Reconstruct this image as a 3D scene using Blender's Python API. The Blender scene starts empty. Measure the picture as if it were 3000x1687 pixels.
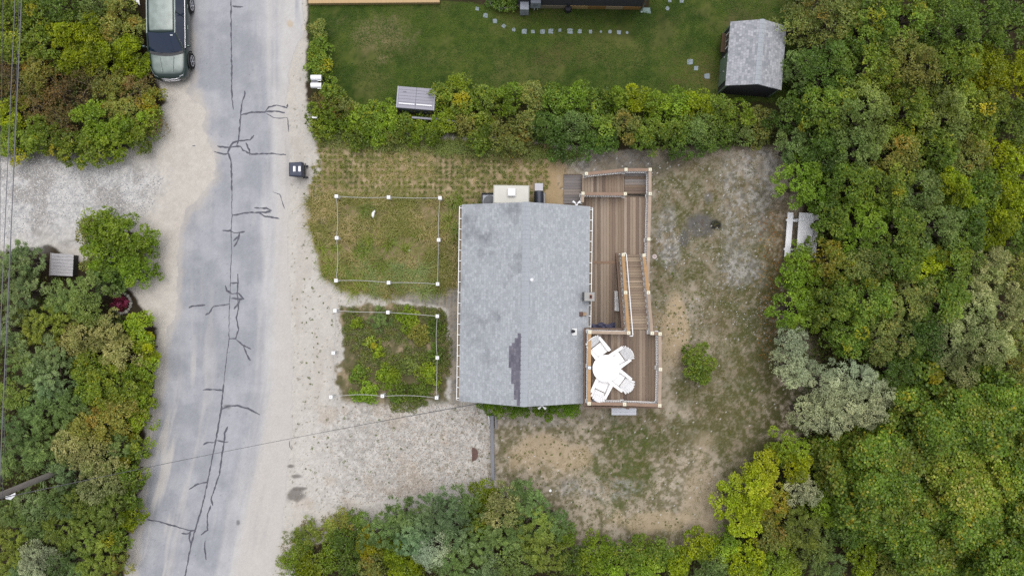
import bpy, bmesh, math, random
import numpy as np
from mathutils import Vector, Matrix

# ------------------------------------------------------------ camera, sky, sun, exposure
SC = bpy.context.scene
COL = SC.collection
CAM_H, FPX = 42.0, 2520.0            # drone height, focal length in photo pixels (photo is 3000 px wide)
cam_d = bpy.data.cameras.new("camera"); cam = bpy.data.objects.new("camera", cam_d); COL.objects.link(cam)
cam.location = (0, 0, CAM_H); cam.rotation_euler = (0, 0, 0)
cam_d.sensor_width = 36.0; cam_d.lens = FPX / 3000 * 36.0
cam_d.clip_end = 3000; cam_d.clip_start = 0.5
SC.camera = cam
SUN_EL, SUN_AZ = 78.0, 10.0          # soft light from the upper left
world = bpy.data.worlds.new("World"); SC.world = world; world.use_nodes = True
wn = world.node_tree; bg = wn.nodes["Background"]
sky = wn.nodes.new("ShaderNodeTexSky"); sky.sky_type = 'NISHITA'; sky.sun_disc = False
sky.sun_elevation = math.radians(SUN_EL); sky.sun_rotation = math.radians(SUN_AZ)
sky.air_density = 1.0; sky.dust_density = 6.0; sky.ozone_density = 1.0
hs = wn.nodes.new("ShaderNodeHueSaturation"); hs.inputs["Saturation"].default_value = 0.32   # cloud cover: nearly grey sky
wn.links.new(sky.outputs[0], hs.inputs["Color"]); wn.links.new(hs.outputs[0], bg.inputs[0])
bg.inputs[1].default_value = 0.15
sd = bpy.data.lights.new("sun", 'SUN'); sd.energy = 1.15; sd.angle = math.radians(55); sd.color = (1.0, 0.975, 0.94)
so = bpy.data.objects.new("sun", sd); COL.objects.link(so)
_az = math.radians(SUN_AZ); _el = math.radians(SUN_EL)
so.rotation_euler = Vector((math.sin(_az)*math.cos(_el), math.cos(_az)*math.cos(_el), math.sin(_el))).to_track_quat('Z', 'Y').to_euler()
SC.view_settings.view_transform = 'Standard'; SC.view_settings.look = 'None'
SC.view_settings.exposure = 0.0; SC.view_settings.gamma = 1
SC.cycles.use_denoising = False
SC.cycles.max_bounces = 5; SC.cycles.diffuse_bounces = 3; SC.cycles.transmission_bounces = 3
SC.cycles.glossy_bounces = 2; SC.cycles.transparent_max_bounces = 4
SC.cycles.use_light_tree = False

# ------------------------------------------------------------ helpers
def P(px, py, z=0.0):
    """photo pixel -> world point at height z (camera looks straight down)"""
    k = (CAM_H - z) / FPX
    return Vector(((px - 1500) * k, -(py - 843.5) * k, z))
def S(r, g, b, gain=1.4):
    """display colour as seen under open sky -> surface albedo"""
    f = lambda c: (c/255/12.92 if c/255 <= .04045 else ((c/255+.055)/1.055)**2.4)
    return (f(r)/gain, f(g)/gain, f(b)/gain)
def mat(name, col, rough=0.7, metal=0.0, spec=0.3, noise=0.0, nscale=8.0, bump=0.0, stretch=None, coat=0.0):
    m = bpy.data.materials.new(name); m.use_nodes = True
    nt = m.node_tree; b = nt.nodes["Principled BSDF"]
    b.inputs["Base Color"].default_value = (*col, 1); b.inputs["Roughness"].default_value = rough
    b.inputs["Metallic"].default_value = metal; b.inputs["Specular IOR Level"].default_value = spec
    if coat: b.inputs["Coat Weight"].default_value = coat; b.inputs["Coat Roughness"].default_value = .05
    if noise or bump:
        tc = nt.nodes.new("ShaderNodeTexCoord"); mp = nt.nodes.new("ShaderNodeMapping")
        nt.links.new(tc.outputs["Object"], mp.inputs[0])
        if stretch: mp.inputs["Scale"].default_value = stretch
        n = nt.nodes.new("ShaderNodeTexNoise"); n.inputs["Scale"].default_value = nscale; n.inputs["Detail"].default_value = 5
        n.inputs["Roughness"].default_value = .65
        nt.links.new(mp.outputs[0], n.inputs[0])
        if noise:
            r = nt.nodes.new("ShaderNodeMapRange"); r.inputs["From Min"].default_value = .3; r.inputs["From Max"].default_value = .7
            r.inputs["To Min"].default_value = 1-noise; r.inputs["To Max"].default_value = 1+noise
            mx = nt.nodes.new("ShaderNodeMix"); mx.data_type = 'RGBA'; mx.blend_type = 'MULTIPLY'; mx.inputs[0].default_value = 1
            mx.inputs[6].default_value = (*col, 1)
            nt.links.new(n.outputs[0], r.inputs[0]); nt.links.new(r.outputs[0], mx.inputs[7]); nt.links.new(mx.outputs[2], b.inputs["Base Color"])
        if bump:
            bp = nt.nodes.new("ShaderNodeBump"); bp.inputs["Strength"].default_value = bump; bp.inputs["Distance"].default_value = .02
            nt.links.new(n.outputs[0], bp.inputs["Height"]); nt.links.new(bp.outputs[0], b.inputs["Normal"])
    return m
def tag(o, label=None, cat=None, group=None, kind=None):
    if label: o["label"] = label
    if cat: o["category"] = cat
    if group: o["group"] = group
    if kind: o["kind"] = kind
    return o
def empty(name, loc=(0,0,0), rz=0.0, label=None, cat=None, group=None):
    o = bpy.data.objects.new(name, None); COL.objects.link(o); o.location = loc; o.rotation_euler = (0,0,rz)
    o.empty_display_size = .2
    return tag(o, label, cat, group)
def link(name, me, m=None, parent=None, loc=None):
    o = bpy.data.objects.new(name, me); COL.objects.link(o)
    if m is not None:
        for mm in (m if isinstance(m, (list, tuple)) else [m]): me.materials.append(mm)
    if parent is not None: o.parent = parent
    if loc is not None: o.location = loc
    return o
class MB:
    """collects boxes, bars, tubes and quads, links them as ONE mesh object"""
    def __init__(s): s.v = []; s.f = []; s.mi = []; s.c = 0
    def add(s, vs, fs, mi=0):
        n = len(s.v); s.v += [tuple(v) for v in vs]; s.f += [tuple(i+n for i in f) for f in fs]; s.mi += [mi]*len(fs); return s
    def box(s, x0, x1, y0, y1, z0, z1, mi=0, M=None):
        vs = [Vector((x,y,z)) for z in (z0,z1) for x,y in ((x0,y0),(x1,y0),(x1,y1),(x0,y1))]
        if M is not None: vs = [M @ v for v in vs]
        return s.add(vs, [(3,2,1,0),(4,5,6,7),(0,1,5,4),(1,2,6,5),(2,3,7,6),(3,0,4,7)], mi)
    def cbox(s, c, size, mi=0, M=None):
        return s.box(c[0]-size[0]/2, c[0]+size[0]/2, c[1]-size[1]/2, c[1]+size[1]/2, c[2]-size[2]/2, c[2]+size[2]/2, mi, M)
    def bevbox(s, x0, x1, y0, y1, z0, z1, b=.01, mi=0, M=None):
        """box with chamfered top edges"""
        vs = [(x0,y0,z0),(x1,y0,z0),(x1,y1,z0),(x0,y1,z0),(x0,y0,z1-b),(x1,y0,z1-b),(x1,y1,z1-b),(x0,y1,z1-b),
              (x0+b,y0+b,z1),(x1-b,y0+b,z1),(x1-b,y1-b,z1),(x0+b,y1-b,z1)]
        vs = [Vector(v) for v in vs]
        if M is not None: vs = [M @ v for v in vs]
        fs = [(3,2,1,0),(8,9,10,11)]
        for i in range(4):
            j = (i+1) % 4; fs += [(i,j,4+j,4+i),(4+i,4+j,8+j,8+i)]
        return s.add(vs, fs, mi)
    def bar(s, a, b, w, h, mi=0, up=Vector((0,0,1))):
        """rectangular bar from a to b, w wide (horizontal), h tall, centred"""
        a = Vector(a); b = Vector(b); d = (b-a).normalized(); x = d.cross(up)
        x = x.normalized() if x.length > 1e-5 else Vector((1,0,0)); y = x.cross(d).normalized()
        vs = [p + x*sx*w/2 + y*sy*h/2 for p in (a,b) for sx,sy in ((-1,-1),(1,-1),(1,1),(-1,1))]
        return s.add(vs, [(3,2,1,0),(4,5,6,7),(0,1,5,4),(1,2,6,5),(2,3,7,6),(3,0,4,7)], mi)
    def tube(s, pts, r, n=8, mi=0, cap=True):
        pts = [Vector(p) for p in pts]; rs = r if isinstance(r,(list,tuple)) else [r]*len(pts)
        vs = []; fs = []
        for i,p in enumerate(pts):
            d = (pts[min(i+1,len(pts)-1)] - pts[max(i-1,0)]).normalized()
            u = d.cross(Vector((0,0,1)));
            if u.length < 1e-3: u = d.cross(Vector((0,1,0)))
            u.normalize(); w = d.cross(u).normalized()
            for k in range(n):
                a = 2*math.pi*k/n; vs.append(p + (u*math.cos(a)+w*math.sin(a))*rs[i])
        for i in range(len(pts)-1):
            for k in range(n):
                fs.append((i*n+k, i*n+(k+1)%n, (i+1)*n+(k+1)%n, (i+1)*n+k))
        if cap: fs += [tuple(range(n))[::-1], tuple((len(pts)-1)*n+k for k in range(n))]
        return s.add(vs, fs, mi)
    def lathe(s, prof, n=24, c=(0,0,0), mi=0, M=None):
        vs = []; fs = []
        for r,z in prof:
            for k in range(n):
                a = 2*math.pi*k/n; v = Vector((c[0]+r*math.cos(a), c[1]+r*math.sin(a), c[2]+z)); vs.append(M @ v if M is not None else v)
        for i in range(len(prof)-1):
            for k in range(n): fs.append((i*n+k, i*n+(k+1)%n, (i+1)*n+(k+1)%n, (i+1)*n+k))
        fs += [tuple(range(n))[::-1], tuple((len(prof)-1)*n+k for k in range(n))]
        return s.add(vs, fs, mi)
    def build(s, name, m=None, parent=None, smooth=False, bevel=0, loc=None):
        me = bpy.data.meshes.new(name); me.from_pydata(s.v, [], s.f)
        if any(s.mi): me.polygons.foreach_set("material_index", s.mi)
        if smooth: me.polygons.foreach_set("use_smooth", [True]*len(s.f))
        me.update(); o = link(name, me, m, parent, loc)
        if bevel:
            md = o.modifiers.new("bevel", 'BEVEL'); md.width = bevel; md.segments = 2; md.limit_method = 'ANGLE'
        return o

# numpy value noise, same everywhere in the world
def vnoise(x, y, scale, seed):
    rs = np.random.RandomState(seed); T = rs.rand(256, 256).astype(np.float32)
    u = x/scale + 1000.3; v = y/scale + 1000.7
    iu = np.floor(u).astype(np.int64); iv = np.floor(v).astype(np.int64); fu = u-iu; fv = v-iv
    fu = fu*fu*(3-2*fu); fv = fv*fv*(3-2*fv)
    g = lambda a,b: T[(a)&255, (b)&255]
    return (g(iu,iv)*(1-fu)+g(iu+1,iv)*fu)*(1-fv) + (g(iu,iv+1)*(1-fu)+g(iu+1,iv+1)*fu)*fv
def fbm(x, y, scale, seed, oct=4, gain=.55):
    s = 0; a = 1; t = 0
    for i in range(oct):
        s = s + a*vnoise(x, y, scale/2**i, seed+i*7); t += a; a *= gain
    return s/t
def sstep(a, b, x):
    t = np.clip((x-a)/(b-a), 0, 1); return t*t*(3-2*t)
def sdf(poly, x, y):
    """signed distance (px units), negative inside"""
    d = np.full(x.shape, 1e9); s = np.ones(x.shape); n = len(poly)
    for i in range(n):
        ax, ay = poly[i]; bx, by = poly[i-1]
        ex, ey = bx-ax, by-ay; wx, wy = x-ax, y-ay
        t = np.clip((wx*ex+wy*ey)/(ex*ex+ey*ey+1e-9), 0, 1)
        d = np.minimum(d, (wx-ex*t)**2 + (wy-ey*t)**2)
        c1 = y >= ay; c2 = y < by; c3 = ex*wy > ey*wx
        flip = (c1 & c2 & c3) | (~c1 & ~c2 & ~c3); s = np.where(flip, -s, s)
    return s*np.sqrt(d)

# ------------------------------------------------------------ ground painted zone by zone
XS = np.concatenate([[-900,-400,-150,-70,-40,-30], np.arange(-26.4, 26.41, .055), [30,40,70,150,400,900]])
YS = np.concatenate([[-900,-400,-150,-70,-40,-25,-18], np.arange(-15.4, 16.0, .055), [18,25,40,70,150,400,900]])
GX, GY = np.meshgrid(XS, YS)
U = 1500+60*GX; V = 843.5-60*GY           # photo pixels of ground points
_cu = np.arange(-300, 3310, 10.0); _cv = np.arange(-300, 2010, 10.0); _CU, _CV = np.meshgrid(_cu, _cv)
def SDF(poly, ):
    g = sdf(poly, _CU, _CV)
    ui = np.clip((U+300)/10, 0, len(_cu)-1.001); vi = np.clip((V+300)/10, 0, len(_cv)-1.001)
    iu = ui.astype(int); iv = vi.astype(int); fu = ui-iu; fv = vi-iv
    return (g[iv,iu]*(1-fu)+g[iv,iu+1]*fu)*(1-fv)+(g[iv+1,iu]*(1-fu)+g[iv+1,iu+1]*fu)*fv
N1 = fbm(U, V, 220, 1); N2 = fbm(U, V, 70, 2); N3 = fbm(U, V, 24, 3); N4 = fbm(U, V, 9, 4, 3); N5 = np.random.RandomState(5).rand(*U.shape)
N6 = fbm(U, V, 40, 60, 5, .7); N7 = fbm(U, V, 14, 70, 3, .7)
def c3(c): return np.array(S(*c), dtype=np.float64)
ALB = np.zeros(U.shape+(3,)) + c3((62,54,40))*(0.7+.6*N3[...,None])        # forest soil
def paint(mask, col):
    global ALB
    if isinstance(col, tuple): col = c3(col)
    ALB = ALB*(1-mask[...,None]) + col*mask[...,None]
def zone(poly, soft=6, amp=20, noise=None):
    n = (N3-.5) if noise is None else noise
    return 1 - sstep(-soft, soft, SDF(poly)+amp*2*n)
def mixc(a, b, t): return c3(a)*(1-t[...,None]) + c3(b)*t[...,None]
EX = 400
# sand verge / drive on the left, between the thickets
SAND_L = [(420,-EX),(440,200),(485,300),(430,400),(330,470),(200,480),(-EX,455),(-EX,760),(140,720),(220,760),(350,800),(420,900),(460,960),(450,1120),(415,1330),(395,1500),(360,1687),(330,2000),(900,2000),(900,-EX)]
mS = zone(SAND_L, 5, 12)
paint(mS, mixc((203,197,189),(216,211,204), N3)*(0.90+.18*N4[...,None]))
# shell gravel of the left drive
gr = zone([(-EX,440),(330,465),(470,520),(440,600),(330,700),(-EX,740)], 60, 40)
paint(gr, mixc((184,184,184),(218,217,216), sstep(.2,.8,N4))*(.9+.18*N5[...,None]))
paint(gr*sstep(.55,.7,N2)*.5, (128,122,116))
# right of the road: sandy verge, gravel parking, yard
YARD = [(860,-EX),(895,0),(895,300),(930,400),(1700,440),(2150,440),(2150,620),(2150,900),(2150,1130),(2100,1300),(2000,1540),(1700,1570),(1500,1480),(1250,1450),(1000,1480),(870,1500),(700,1700),(600,2000),(840,2000),(860,1300)]
mY = zone(YARD, 5, 12); mY = np.maximum(mY, zone([(780,300),(1700,430),(1600,1450),(700,1640),(560,2000),(800,1200)], 4, 4))
paint(mY, mixc((202,197,190),(214,210,204), N3)*(.88+.22*N4[...,None]))
# garden soil + dry grass
GRD = [(925,395),(1620,420),(1640,600),(1380,620),(1345,850),(1010,850),(940,800),(905,640),(905,560),(940,500)]
mG = zone(GRD, 6, 16)
paint(mG, mixc((160,142,112),(190,170,140), sstep(.35,.65,N6)))
paint(mG*sstep(.42,.62,N7)*.75, (122,122,72))
paint(mG*sstep(560,600,V)*sstep(.35,.6,N6)*.7, (112,108,58))
# second garden
G2 = [(990,900),(1130,890),(1300,905),(1320,1000),(1315,1180),(1150,1200),(1010,1170),(985,1120),(1010,1000)]
mG2 = zone(G2, 6, 22)
paint(mG2, mixc((112,106,78),(166,150,124), sstep(.42,.62,N6)))
paint(mG2*sstep(.5,.62,N7)*.5, (82,88,52))
# pebbles of the parking strip
GP = [(880,1190),(1420,1180),(1445,1210),(1445,1405),(1380,1420),(1050,1480),(860,1490)]
mP = zone(GP, 25, 20)
paint(mP, mixc((178,175,170),(214,211,206), sstep(.2,.8,N4))*(.87+.24*N5[...,None]))
paint(mP*sstep(1050,880,U)*.75, mixc((208,204,198),(222,218,212), N3))
paint(mP*sstep(.56,.7,N2)*.3, (176,152,124)); paint(mP*sstep(.66,.72,N7)*sstep(1150,1350,U)*.6, (110,106,72))
# yard behind the house: tan sand, brown moss, green, grey gravel patches
BY = [(1450,1200),(1700,1200),(1720,1000),(1900,1000),(1900,440),(2310,420),(2350,620),(2330,900),(2430,1130),(2340,1290),(2150,1500),(2110,1620),(1700,1630),(1500,1490),(1445,1420)]
mB = np.maximum(zone(BY, 20, 26), zone([(1640,440),(1920,440),(1920,620),(1640,620)], 6, 12))
paint(mB, mixc((164,152,134),(190,178,160), N3)*(.86+.28*N4[...,None]))
def blob(cx, cy, rx, ry, amp=.5, n=N2): return np.clip(1.0 - sstep(.5, 1.1, np.sqrt(((U-cx)/rx)**2+((V-cy)/ry)**2) + (n-.5)*2*amp), 0, 1)
olive = np.clip(blob(2080,620,200,190)+blob(2180,820,170,260)+blob(2200,1060,110,240)+blob(2100,1160,160,120)+blob(1830,1380,110,100)*1.0+blob(1900,1270,150,110)+blob(1960,700,90,300)+blob(2180,1300,110,150)+blob(1900,1560,90,70), 0, 1)
N8 = fbm(U, V, 8, 88, 3, .8)
paint(mB*olive*(.5+.5*sstep(.40,.58,.5*N7+.5*N8)), mixc((112,100,74),(90,90,56), sstep(.4,.6,N6)))
paint(mB*sstep(.44,.56,N7)*sstep(1200,1260,V)*.62, (108,104,74))
paint(mB*sstep(.52,.6,N7)*.35, (104,98,62))
paint(mB*olive*sstep(.5,.6,.5*N6+.5*N8)*.7, (84,88,46)); paint(mB*sstep(.5,.62,.4*N7+.6*N8)*.45, (112,106,80)); paint(mB*sstep(.55,.66,.3*N3+.7*N8)*.35, (206,198,184))
paint(mB*blob(1830,1380,130,120,.9)*.75*sstep(.38,.55,.5*N7+.5*N8), (86,98,50)); paint(mB*sstep(2020,2260,U+60*(N2-.5))*(V>780)*.7*sstep(.36,.55,.5*N7+.5*N8), (84,90,48)); paint(mB*blob(2060,1200,120,100,.8)*.5*sstep(.4,.55,N8), (92,92,54))
grey = np.clip(blob(2190,570,110,170)+blob(2160,800,90,60)+blob(1780,455,170,50)+blob(2230,470,90,70)+blob(1960,700,40,130)+blob(1560,1230,220,25)*.6+blob(2000,900,60,60)*.5+blob(1760,1430,150,40)*.8, 0, 1)
paint(mB*grey*.85*sstep(.36,.58,.5*N6+.5*N8), mixc((128,125,121),(190,187,183), sstep(.3,.7,N4)))
paint(mB*blob(1870,475,160,45,.4)*.6, (104,98,90))
brown = 1-sstep(0, 90, np.abs(U-(2275+.03*(V-700)))*1.0+np.abs(N2-.5)*90)
paint(mB*brown*(V>560)*.6*sstep(.35,.55,.5*N7+.5*N8), (92,76,50)); paint(mB*brown*(V>850)*sstep(.45,.6,N7)*.6, (76,84,44)); 
paint(mB*blob(1980,950,40,120,.4)*.85, (196,176,146)); paint(mB*blob(2060,1480,60,190,.5)*.7, (186,170,146)); paint(mB*blob(1900,1530,120,40,.6)*.7,(196,178,150)); paint(mB*blob(1620,1330,140,60,.7)*.7,(196,176,148))
paint(mB*blob(1920,1010,60,120,.4)*.6, (182,164,136))
ash = blob(2052,662,62,44,.25,N3); paint(ash*.9, mixc((86,84,84),(120,118,118), N4)); paint(blob(2098,660,20,18,.3,N3), (48,46,44)); paint(blob(2003,700,18,26,.35,N3)*.8,(98,98,100)); paint(blob(2075,580,18,22,.35,N3)*.6,(110,110,112))
paint(zone([(1590,440),(1650,430),(1660,600),(1600,600)],10,10)*.8, (190,166,132))
# pavers
PV = [(1140,852),(1250,842),(1345,838),(1350,1190),(1320,1185),(1318,1000),(1312,905),(1180,880),(1120,875)]
mPV = zone(PV, 5, 8)
fx = np.abs(((U+4*N3)/9.5) % 1 - .5); fy = np.abs(((V+4*N2)/9.5) % 1 - .5); joint = sstep(.36,.46,np.maximum(fx,fy))
_h = np.random.RandomState(9).rand(4096); cell = _h[(np.floor(U/9.5).astype(int)*57+np.floor(V/9.5).astype(int)*131) & 4095]
paint(mPV*.9, mixc((122,120,116),(158,154,148), cell)); paint(mPV*joint*.7, (178,164,142)); paint(mPV*sstep(.55,.65,N6)*.7,(186,174,156))
# soil under the boundary hedge
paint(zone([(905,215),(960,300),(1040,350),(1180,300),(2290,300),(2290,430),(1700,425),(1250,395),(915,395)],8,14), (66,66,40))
# lawn
LAWN = [(906,8),(1300,4),(1520,24),(1900,30),(1960,-EX),(2330,-EX),(2330,300),(2100,300),(1600,300),(1180,300),(1040,350),(960,300),(905,230)]
mL = zone(LAWN, 4, 5)
lawn = mixc((54,75,27),(90,102,46), sstep(.3,.7,.6*N6+.4*N7)); paint(mL, lawn)
paint(mL*blob(1100,100,110,55,.8,N6)*.75, (134,124,92)); paint(mL*sstep(.5,.62,N6)*blob(1130,110,60,80,.6,N3)*.6, (158,138,110))
paint(mL*sstep(.5,.66,fbm(U,V,110,95,5,.65))*.42, (112,110,66)); paint(mL*blob(1650,160,110,40,.6,N6)*.4, (104,92,62)); paint(mL*blob(2050,210,110,60,.7,N6)*.45, (112,98,64)); paint(mL*blob(2170,60,60,60,.7,N6)*.4, (110,100,70))
paint(mL*blob(1800,60,300,60,.5,N2)*.45, (40,52,22)); paint(mL*blob(1500,40,60,30,.6,N3)*.3, (94,84,54))
paint(zone([(880,-EX),(1310,-EX),(1296,0),(903,2)],1,1), mixc((196,196,200),(232,232,236), N4))
# asphalt
ROADL = [(505,-EX),(545,0),(556,110),(560,235),(548,270),(606,330),(590,370),(628,450),(630,520),(600,560),(545,620),(530,680),(522,740),(520,860),(515,925),(490,960),(484,1020),(475,1090),(462,1180),(440,1290),(415,1410),(398,1540),(385,1687),(355,2000)]
ROADR = [(905,-EX),(888,0),(886,100),(850,180),(838,300),(850,480),(842,700),(850,900),(858,1100),(850,1290),(838,1450),(818,1600),(795,1687),(740,2000)]
ROAD = ROADL + ROADR[::-1]
mR = zone(ROAD, 2.5, 9)
asph = mixc((164,167,175),(182,184,191), sstep(.3,.7,N2))*(.93+.14*fbm(U,V,12,93,3,.8)[...,None])*(.96+.08*fbm(U*4, V*.45, 60, 91)[...,None])
paint(mR, asph)
cx = np.interp(V, [-400,0,560,1124,1687,2000], [690,679,680,655,542,480])       # centre seam
streak = fbm((U-cx)*3.2, V*.30, 90, 21, 4); lane = fbm((U-cx)*6, V*.12, 60, 25, 3)
d = U-cx; ALB *= (1+.10*(lane-.5)*mR)[...,None]
spd = (np.random.RandomState(31).rand(*U.shape) > .9975)*mR; paint(spd*.45, (118,120,128))
dustR = sstep(60, 190, d + (streak-.5)*160); 
paint(mR*dustR*.85*sstep(.28,.55,streak+ .22*sstep(200,1687,V)), mixc((206,203,200),(222,220,220), N3))
paint(mR*sstep(.5,.66,streak)*sstep(0,-90,d)*sstep(500,1400,V)*.75*(d<-20), (210,206,202))
paint(mR*sstep(-40,-110,d+(streak-.5)*90)*sstep(100,330,V)*sstep(700,470,V)*.75*sstep(.38,.55,N2), (202,197,190))
paint(mR*sstep(120,170,d)*sstep(230,420,V+100*N2)*.55, (206,200,192))
paint(mR*(1-sstep(2,28,-SDF(ROAD)+(N3-.5)*30))*.55*(U<cx), (206,198,188))
paint(mR*blob(668,1190,16,10,.5,N3)*.7, (84,82,84)); paint(mR*blob(698,1530,6,9,.3,N3)*.8,(120,122,126))
paint(mR*blob(850,68,10,12,.6,N3)*.5, (205,180,140))
# damp dirt stains at the road edge
for (a,b,c,e) in ((866,1452,28,26),(868,1395,20,8),(880,1430,22,6),(850,1365,12,6)): paint(blob(a,b,c,e,.55,N3)*.75, (108,102,98))
# sand wheel tracks along the right verge
trk = sstep(.52,.62,fbm(U*2.5, V*.35, 60, 33, 3))*((U>850)&(U<990)); paint(trk*mY*.25*(V>400)*(V<1200), (186,178,170))
paint(blob(860,620,10,300,.5,N3)*.0, (0,0,0))
# small dark weeds / debris specks in the sand and yard
spk = (fbm(U,V,6,77,2) > .80)*((mY>.5)|(mB>.5))*(mR<.3)*(mG<.5); paint(spk*.55, (104,100,78))
spw = (np.random.RandomState(11).rand(*U.shape) > .9965)*(mB>.5)*(mR<.3); paint(spw*.8, (232,230,232))
ALB *= (1+ (N5[...,None]-.5)*.10)
ALB = np.clip(ALB, .003, .85)
DENSE = (np.abs(GX) <= 26.45) & (GY > -15.45) & (GY < 15.98)

gm = bpy.data.materials.new("ground"); gm.use_nodes = True
_n = gm.node_tree; _b = _n.nodes["Principled BSDF"]; _b.inputs["Roughness"].default_value = .93; _b.inputs["Specular IOR Level"].default_value = .15
_a = _n.nodes.new("ShaderNodeVertexColor"); _a.layer_name = "Col"
_t = _n.nodes.new("ShaderNodeTexCoord"); _no = _n.nodes.new("ShaderNodeTexNoise"); _no.inputs["Scale"].default_value = 22; _no.inputs["Detail"].default_value = 6; _no.inputs["Roughness"].default_value = .8
_r = _n.nodes.new("ShaderNodeMapRange"); _r.inputs["From Min"].default_value = .3; _r.inputs["From Max"].default_value = .7; _r.inputs["To Min"].default_value = .82; _r.inputs["To Max"].default_value = 1.18
_m = _n.nodes.new("ShaderNodeMix"); _m.data_type = 'RGBA'; _m.blend_type = 'MULTIPLY'; _m.inputs[0].default_value = 1
_bp = _n.nodes.new("ShaderNodeBump"); _bp.inputs["Strength"].default_value = .5; _bp.inputs["Distance"].default_value = .02
_n.links.new(_t.outputs["Object"], _no.inputs[0]); _n.links.new(_no.outputs[0], _r.inputs[0]); _n.links.new(_a.outputs[0], _m.inputs[6]); _n.links.new(_r.outputs[0], _m.inputs[7])
_n.links.new(_m.outputs[2], _b.inputs["Base Color"]); _n.links.new(_no.outputs[0], _bp.inputs["Height"]); _n.links.new(_bp.outputs[0], _b.inputs["Normal"])
rm = gm.copy(); rm.name = "asphalt"
for nn in rm.node_tree.nodes:
    if nn.type == 'MAP_RANGE': nn.inputs["To Min"].default_value = .88; nn.inputs["To Max"].default_value = 1.12
    if nn.type == 'TEX_NOISE': nn.inputs["Scale"].default_value = 30
    if nn.type == 'BUMP': nn.inputs["Strength"].default_value = .2

def quick_mesh(name, verts, faces_n, faces, colors=None):
    """verts (N,3), faces flat index array with faces_n verts each"""
    me = bpy.data.meshes.new(name); nv = len(verts); nf = len(faces)//faces_n
    me.vertices.add(nv); me.vertices.foreach_set("co", np.ascontiguousarray(verts, dtype=np.float32).ravel())
    me.loops.add(len(faces)); me.loops.foreach_set("vertex_index", np.ascontiguousarray(faces, dtype=np.int32))
    me.polygons.add(nf); me.polygons.foreach_set("loop_start", np.arange(nf, dtype=np.int32)*faces_n)
    me.polygons.foreach_set("loop_total", np.full(nf, faces_n, dtype=np.int32))
    if colors is not None:
        ca = me.color_attributes.new("Col", 'FLOAT_COLOR', 'POINT'); c4 = np.ones((nv,4), dtype=np.float32); c4[:,:3] = colors
        ca.data.foreach_set("color", c4.ravel())
    me.update(calc_edges=True); return me
def sheet(name, cellmask, z, m, label=None):
    ny, nx = GX.shape
    idx = np.arange(ny*nx).reshape(ny, nx)
    q = np.stack([idx[:-1,:-1], idx[:-1,1:], idx[1:,1:], idx[1:,:-1]], -1)
    q = q[cellmask].reshape(-1)
    used, inv = np.unique(q, return_inverse=True)
    vv = np.stack([GX.ravel()[used], GY.ravel()[used], np.full(len(used), z)], 1)
    me = quick_mesh(name, vv, 4, inv, ALB.reshape(-1,3)[used])
    return tag(link(name, me, m), kind="structure")
cc = lambda M: (M[:-1,:-1]+M[1:,1:]+M[1:,:-1]+M[:-1,1:])/4
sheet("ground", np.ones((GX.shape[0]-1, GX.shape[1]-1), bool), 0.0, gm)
cR = cc(mR) > .5; cL = (cc(mL) > .5) & ~cR; cPV = (cc(mPV) > .5) & ~cR; cG = ((cc(gr) > .6) | (cc(mP) > .5)) & ~cR & ~cL & ~cPV
sheet("road", cR, .004, rm); sheet("lawn", cL, .004, gm); sheet("paver_path", cPV, .004, gm); sheet("gravel_driveway", cG, .004, gm)

# tar crack sealant
CR = [[(677,0),(677,116),(679,194),(679,252),(680,291),(684,322)],[(680,19),(713,21)],
[(717,266),(717,280),(710,295),(705,330),(703,369),(700,392),(698,413),(693,429)],[(705,338),(738,329),(776,330),(788,314),(811,309),(840,316),(843,305)],
[(780,328),(804,326),(835,331)],[(780,332),(800,344),(819,347),(842,345),(844,365),(846,388)],
[(745,397),(732,410),(699,413),(683,419),(675,431),(668,446),(677,474),(680,562)],[(627,444),(656,452),(668,450)],
[(637,429),(668,433),(705,429),(712,441),(738,452),(796,450),(838,454)],[(720,419),(730,439),(732,456)],
[(680,562),(679,609),(680,632),(677,678),(679,729),(676,795),(675,834),(672,892),(671,989),(664,1047),(656,1124)],
[(681,631),(730,622),(761,623),(794,622)],[(745,609),(780,610),(796,616),(772,624)],[(755,622),(776,634),(819,641)],
[(652,676),(675,676),(687,683),(718,678)],[(702,682),(697,706),(685,723)],[(699,692),(683,706)],
[(697,803),(697,834),(695,857),(699,904),(693,931),(699,966),(690,991),(672,992)],[(676,829),(701,829)],
[(660,836),(665,851),(679,860),(699,860),(714,876),(677,874)],[(701,873),(703,884),(685,906)],[(553,901),(563,897),(602,893)],
[(602,922),(613,917),(625,897),(656,893),(672,890)],[(691,992),(710,1010),(736,1022)],[(713,1012),(722,1038),(734,1056)],
[(655,1124),(649,1194),(637,1264),(625,1326),(610,1404),(591,1489),(571,1555),(559,1598),(542,1687),(528,1740)],
[(594,1141),(622,1140),(653,1143)],[(649,1198),(668,1188),(695,1187),(726,1196),(761,1214)],
[(668,1248),(658,1268),(657,1295),(651,1330),(643,1388),(627,1435),(618,1462),(624,1481)],[(618,1479),(608,1505),(608,1551),(589,1566)],
[(596,1303),(606,1295),(629,1295)],[(635,1289),(657,1295),(669,1293)],[(554,1433),(579,1417),(607,1411)],
[(431,1521),(466,1526),(505,1538),(532,1546),(559,1553)],[(531,1562),(552,1563),(561,1553),(574,1551)],[(559,1557),(554,1575),(559,1594)],[(601,1582),(600,1606),(604,1639)],
[(681,-60),(677,0)],[(564,428),(573,427)],[(800,562),(820,570),(834,612)],[(848,1290),(849,1310),(855,1316)]]
rng = random.Random(4)
mb = MB()
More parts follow.
